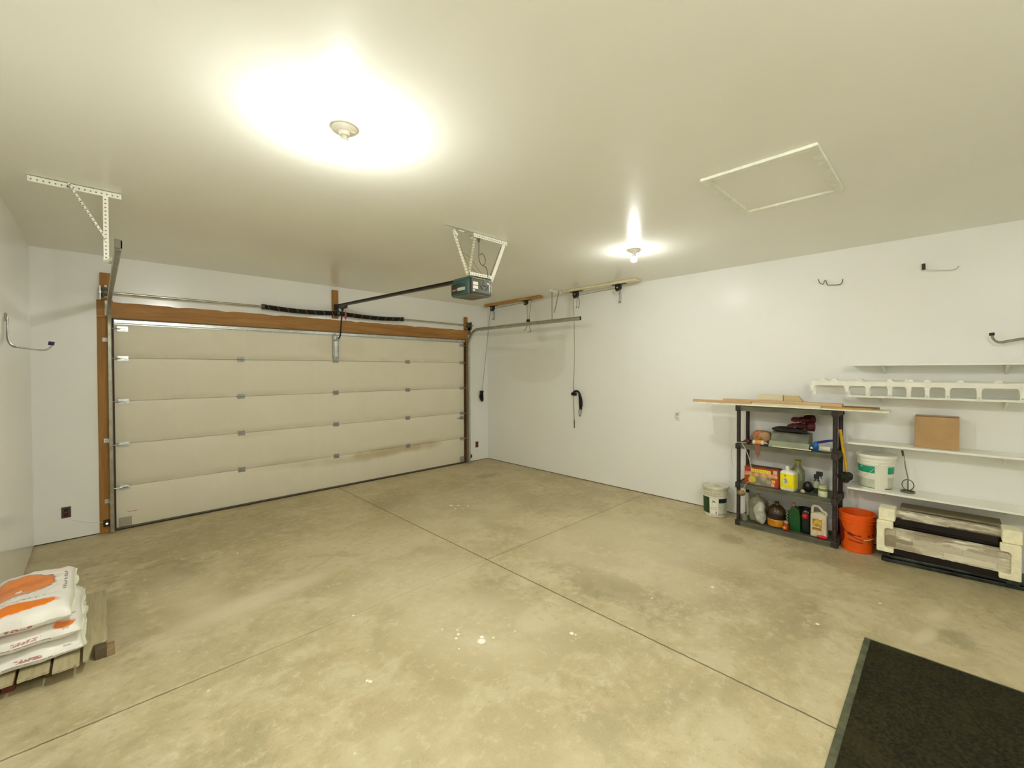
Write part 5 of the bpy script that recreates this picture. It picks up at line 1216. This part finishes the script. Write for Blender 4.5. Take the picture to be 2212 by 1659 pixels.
def bag(label, cx, cy, zb, hx, hy, h, seed, m, lift=None):
    t = thing('pellet_bag', label, 'bag', (cx, cy, zb), group='stacked bags of pellets')
    mb = MB(); nu, nv = 44, 60
    def outline(u, v):
        # u,v in -1..1 footprint with soft corners and bulging sides
        return V(hx*u*(1-.04*(1-abs(v)**2.5)*0), hy*v, 0)
    def hgt(u, v):
        a = max(0., 1-abs(u)**4.2)*max(0., 1-abs(v)**5.5); return a**.42
    top, bot = [], []
    for i in range(nv+1):
        v = -1+2*i/nv; v = math.copysign(abs(v)**.85, v); rt, rb_ = [], []
        for j in range(nu+1):
            u = -1+2*j/nu; u = math.copysign(abs(u)**.85, u)
            k = hgt(u, v); e = max(abs(u), abs(v))
            squ = 1+.03*math.sin(5*v+seed)*(1-k); px = hx*u*squ; py = hy*v*(1+.02*math.sin(6*u+seed))
            wr = .006*noise.noise(V(px*9, py*9, seed))+.004*noise.noise(V(px*26, py*20, seed+3))
            lf = lift(u, v) if lift else 0
            mid = h*.36
            zt_ = mid+(h-mid)*k+wr*k*1.6+lf; zb2 = mid*(1-k)+0+ (lf if False else 0)
            if lf: zb2 += max(0, lf)*.8
            crumple = .005*noise.noise(V(px*30, py*30, seed+9))*(1-k)
            rt.append(V(px, py, zt_+crumple)); rb_.append(V(px, py, max(0.0005, zb2+crumple-.001)))
        top.append(rt); bot.append(rb_)
    mb.quadgrid(top); mb.quadgrid(bot, flip=True)
    bmesh.ops.remove_doubles(mb.bm, verts=mb.bm.verts, dist=.0012)
    o = build('bag_body', mb, m, t, w=False)
    sm = MB()
    pts = [V(hx*(1.0)+.004*math.sin(i*1.3+seed), hy*(-1+2*i/18), h*.36+.006*math.sin(i*2.1+seed)+(lift(1, -1+2*i/18) if lift else 0)) for i in range(19)]
    rows = [[p+V(-.012, 0, 0), p+V(.010+.004*math.sin(i), 0, .001), p+V(.010+.004*math.sin(i), 0, -.0015), p+V(-.012, 0, -.0035)] for i, p in enumerate(pts)]
    sm.quadgrid(rows, closed_v=True); build('heat_seal', sm, mat('bag_seal', (.80, .82, .66), .35), t, w=False)
    return t
M_bt, M_bs, M_bb = bagmat(True), bagmat(False), bagmat(False, False)
bag('white pellet bag at the bottom of the stack, flat on the pallet', -.268, 4.02, zt+.0005, .190, .345, .109, 1., M_bb)
bag('white pellet bag in the middle of the stack', -.272, 4.005, zt+.110, .186, .340, .112, 4., M_bs)
bag('white pellet bag with the large orange emblem, topmost of the stack', -.292, 3.975, zt+.219, .172, .335, .135, 8., M_bt, lift=lambda u, v: .035*max(0, (v+.1))**2)
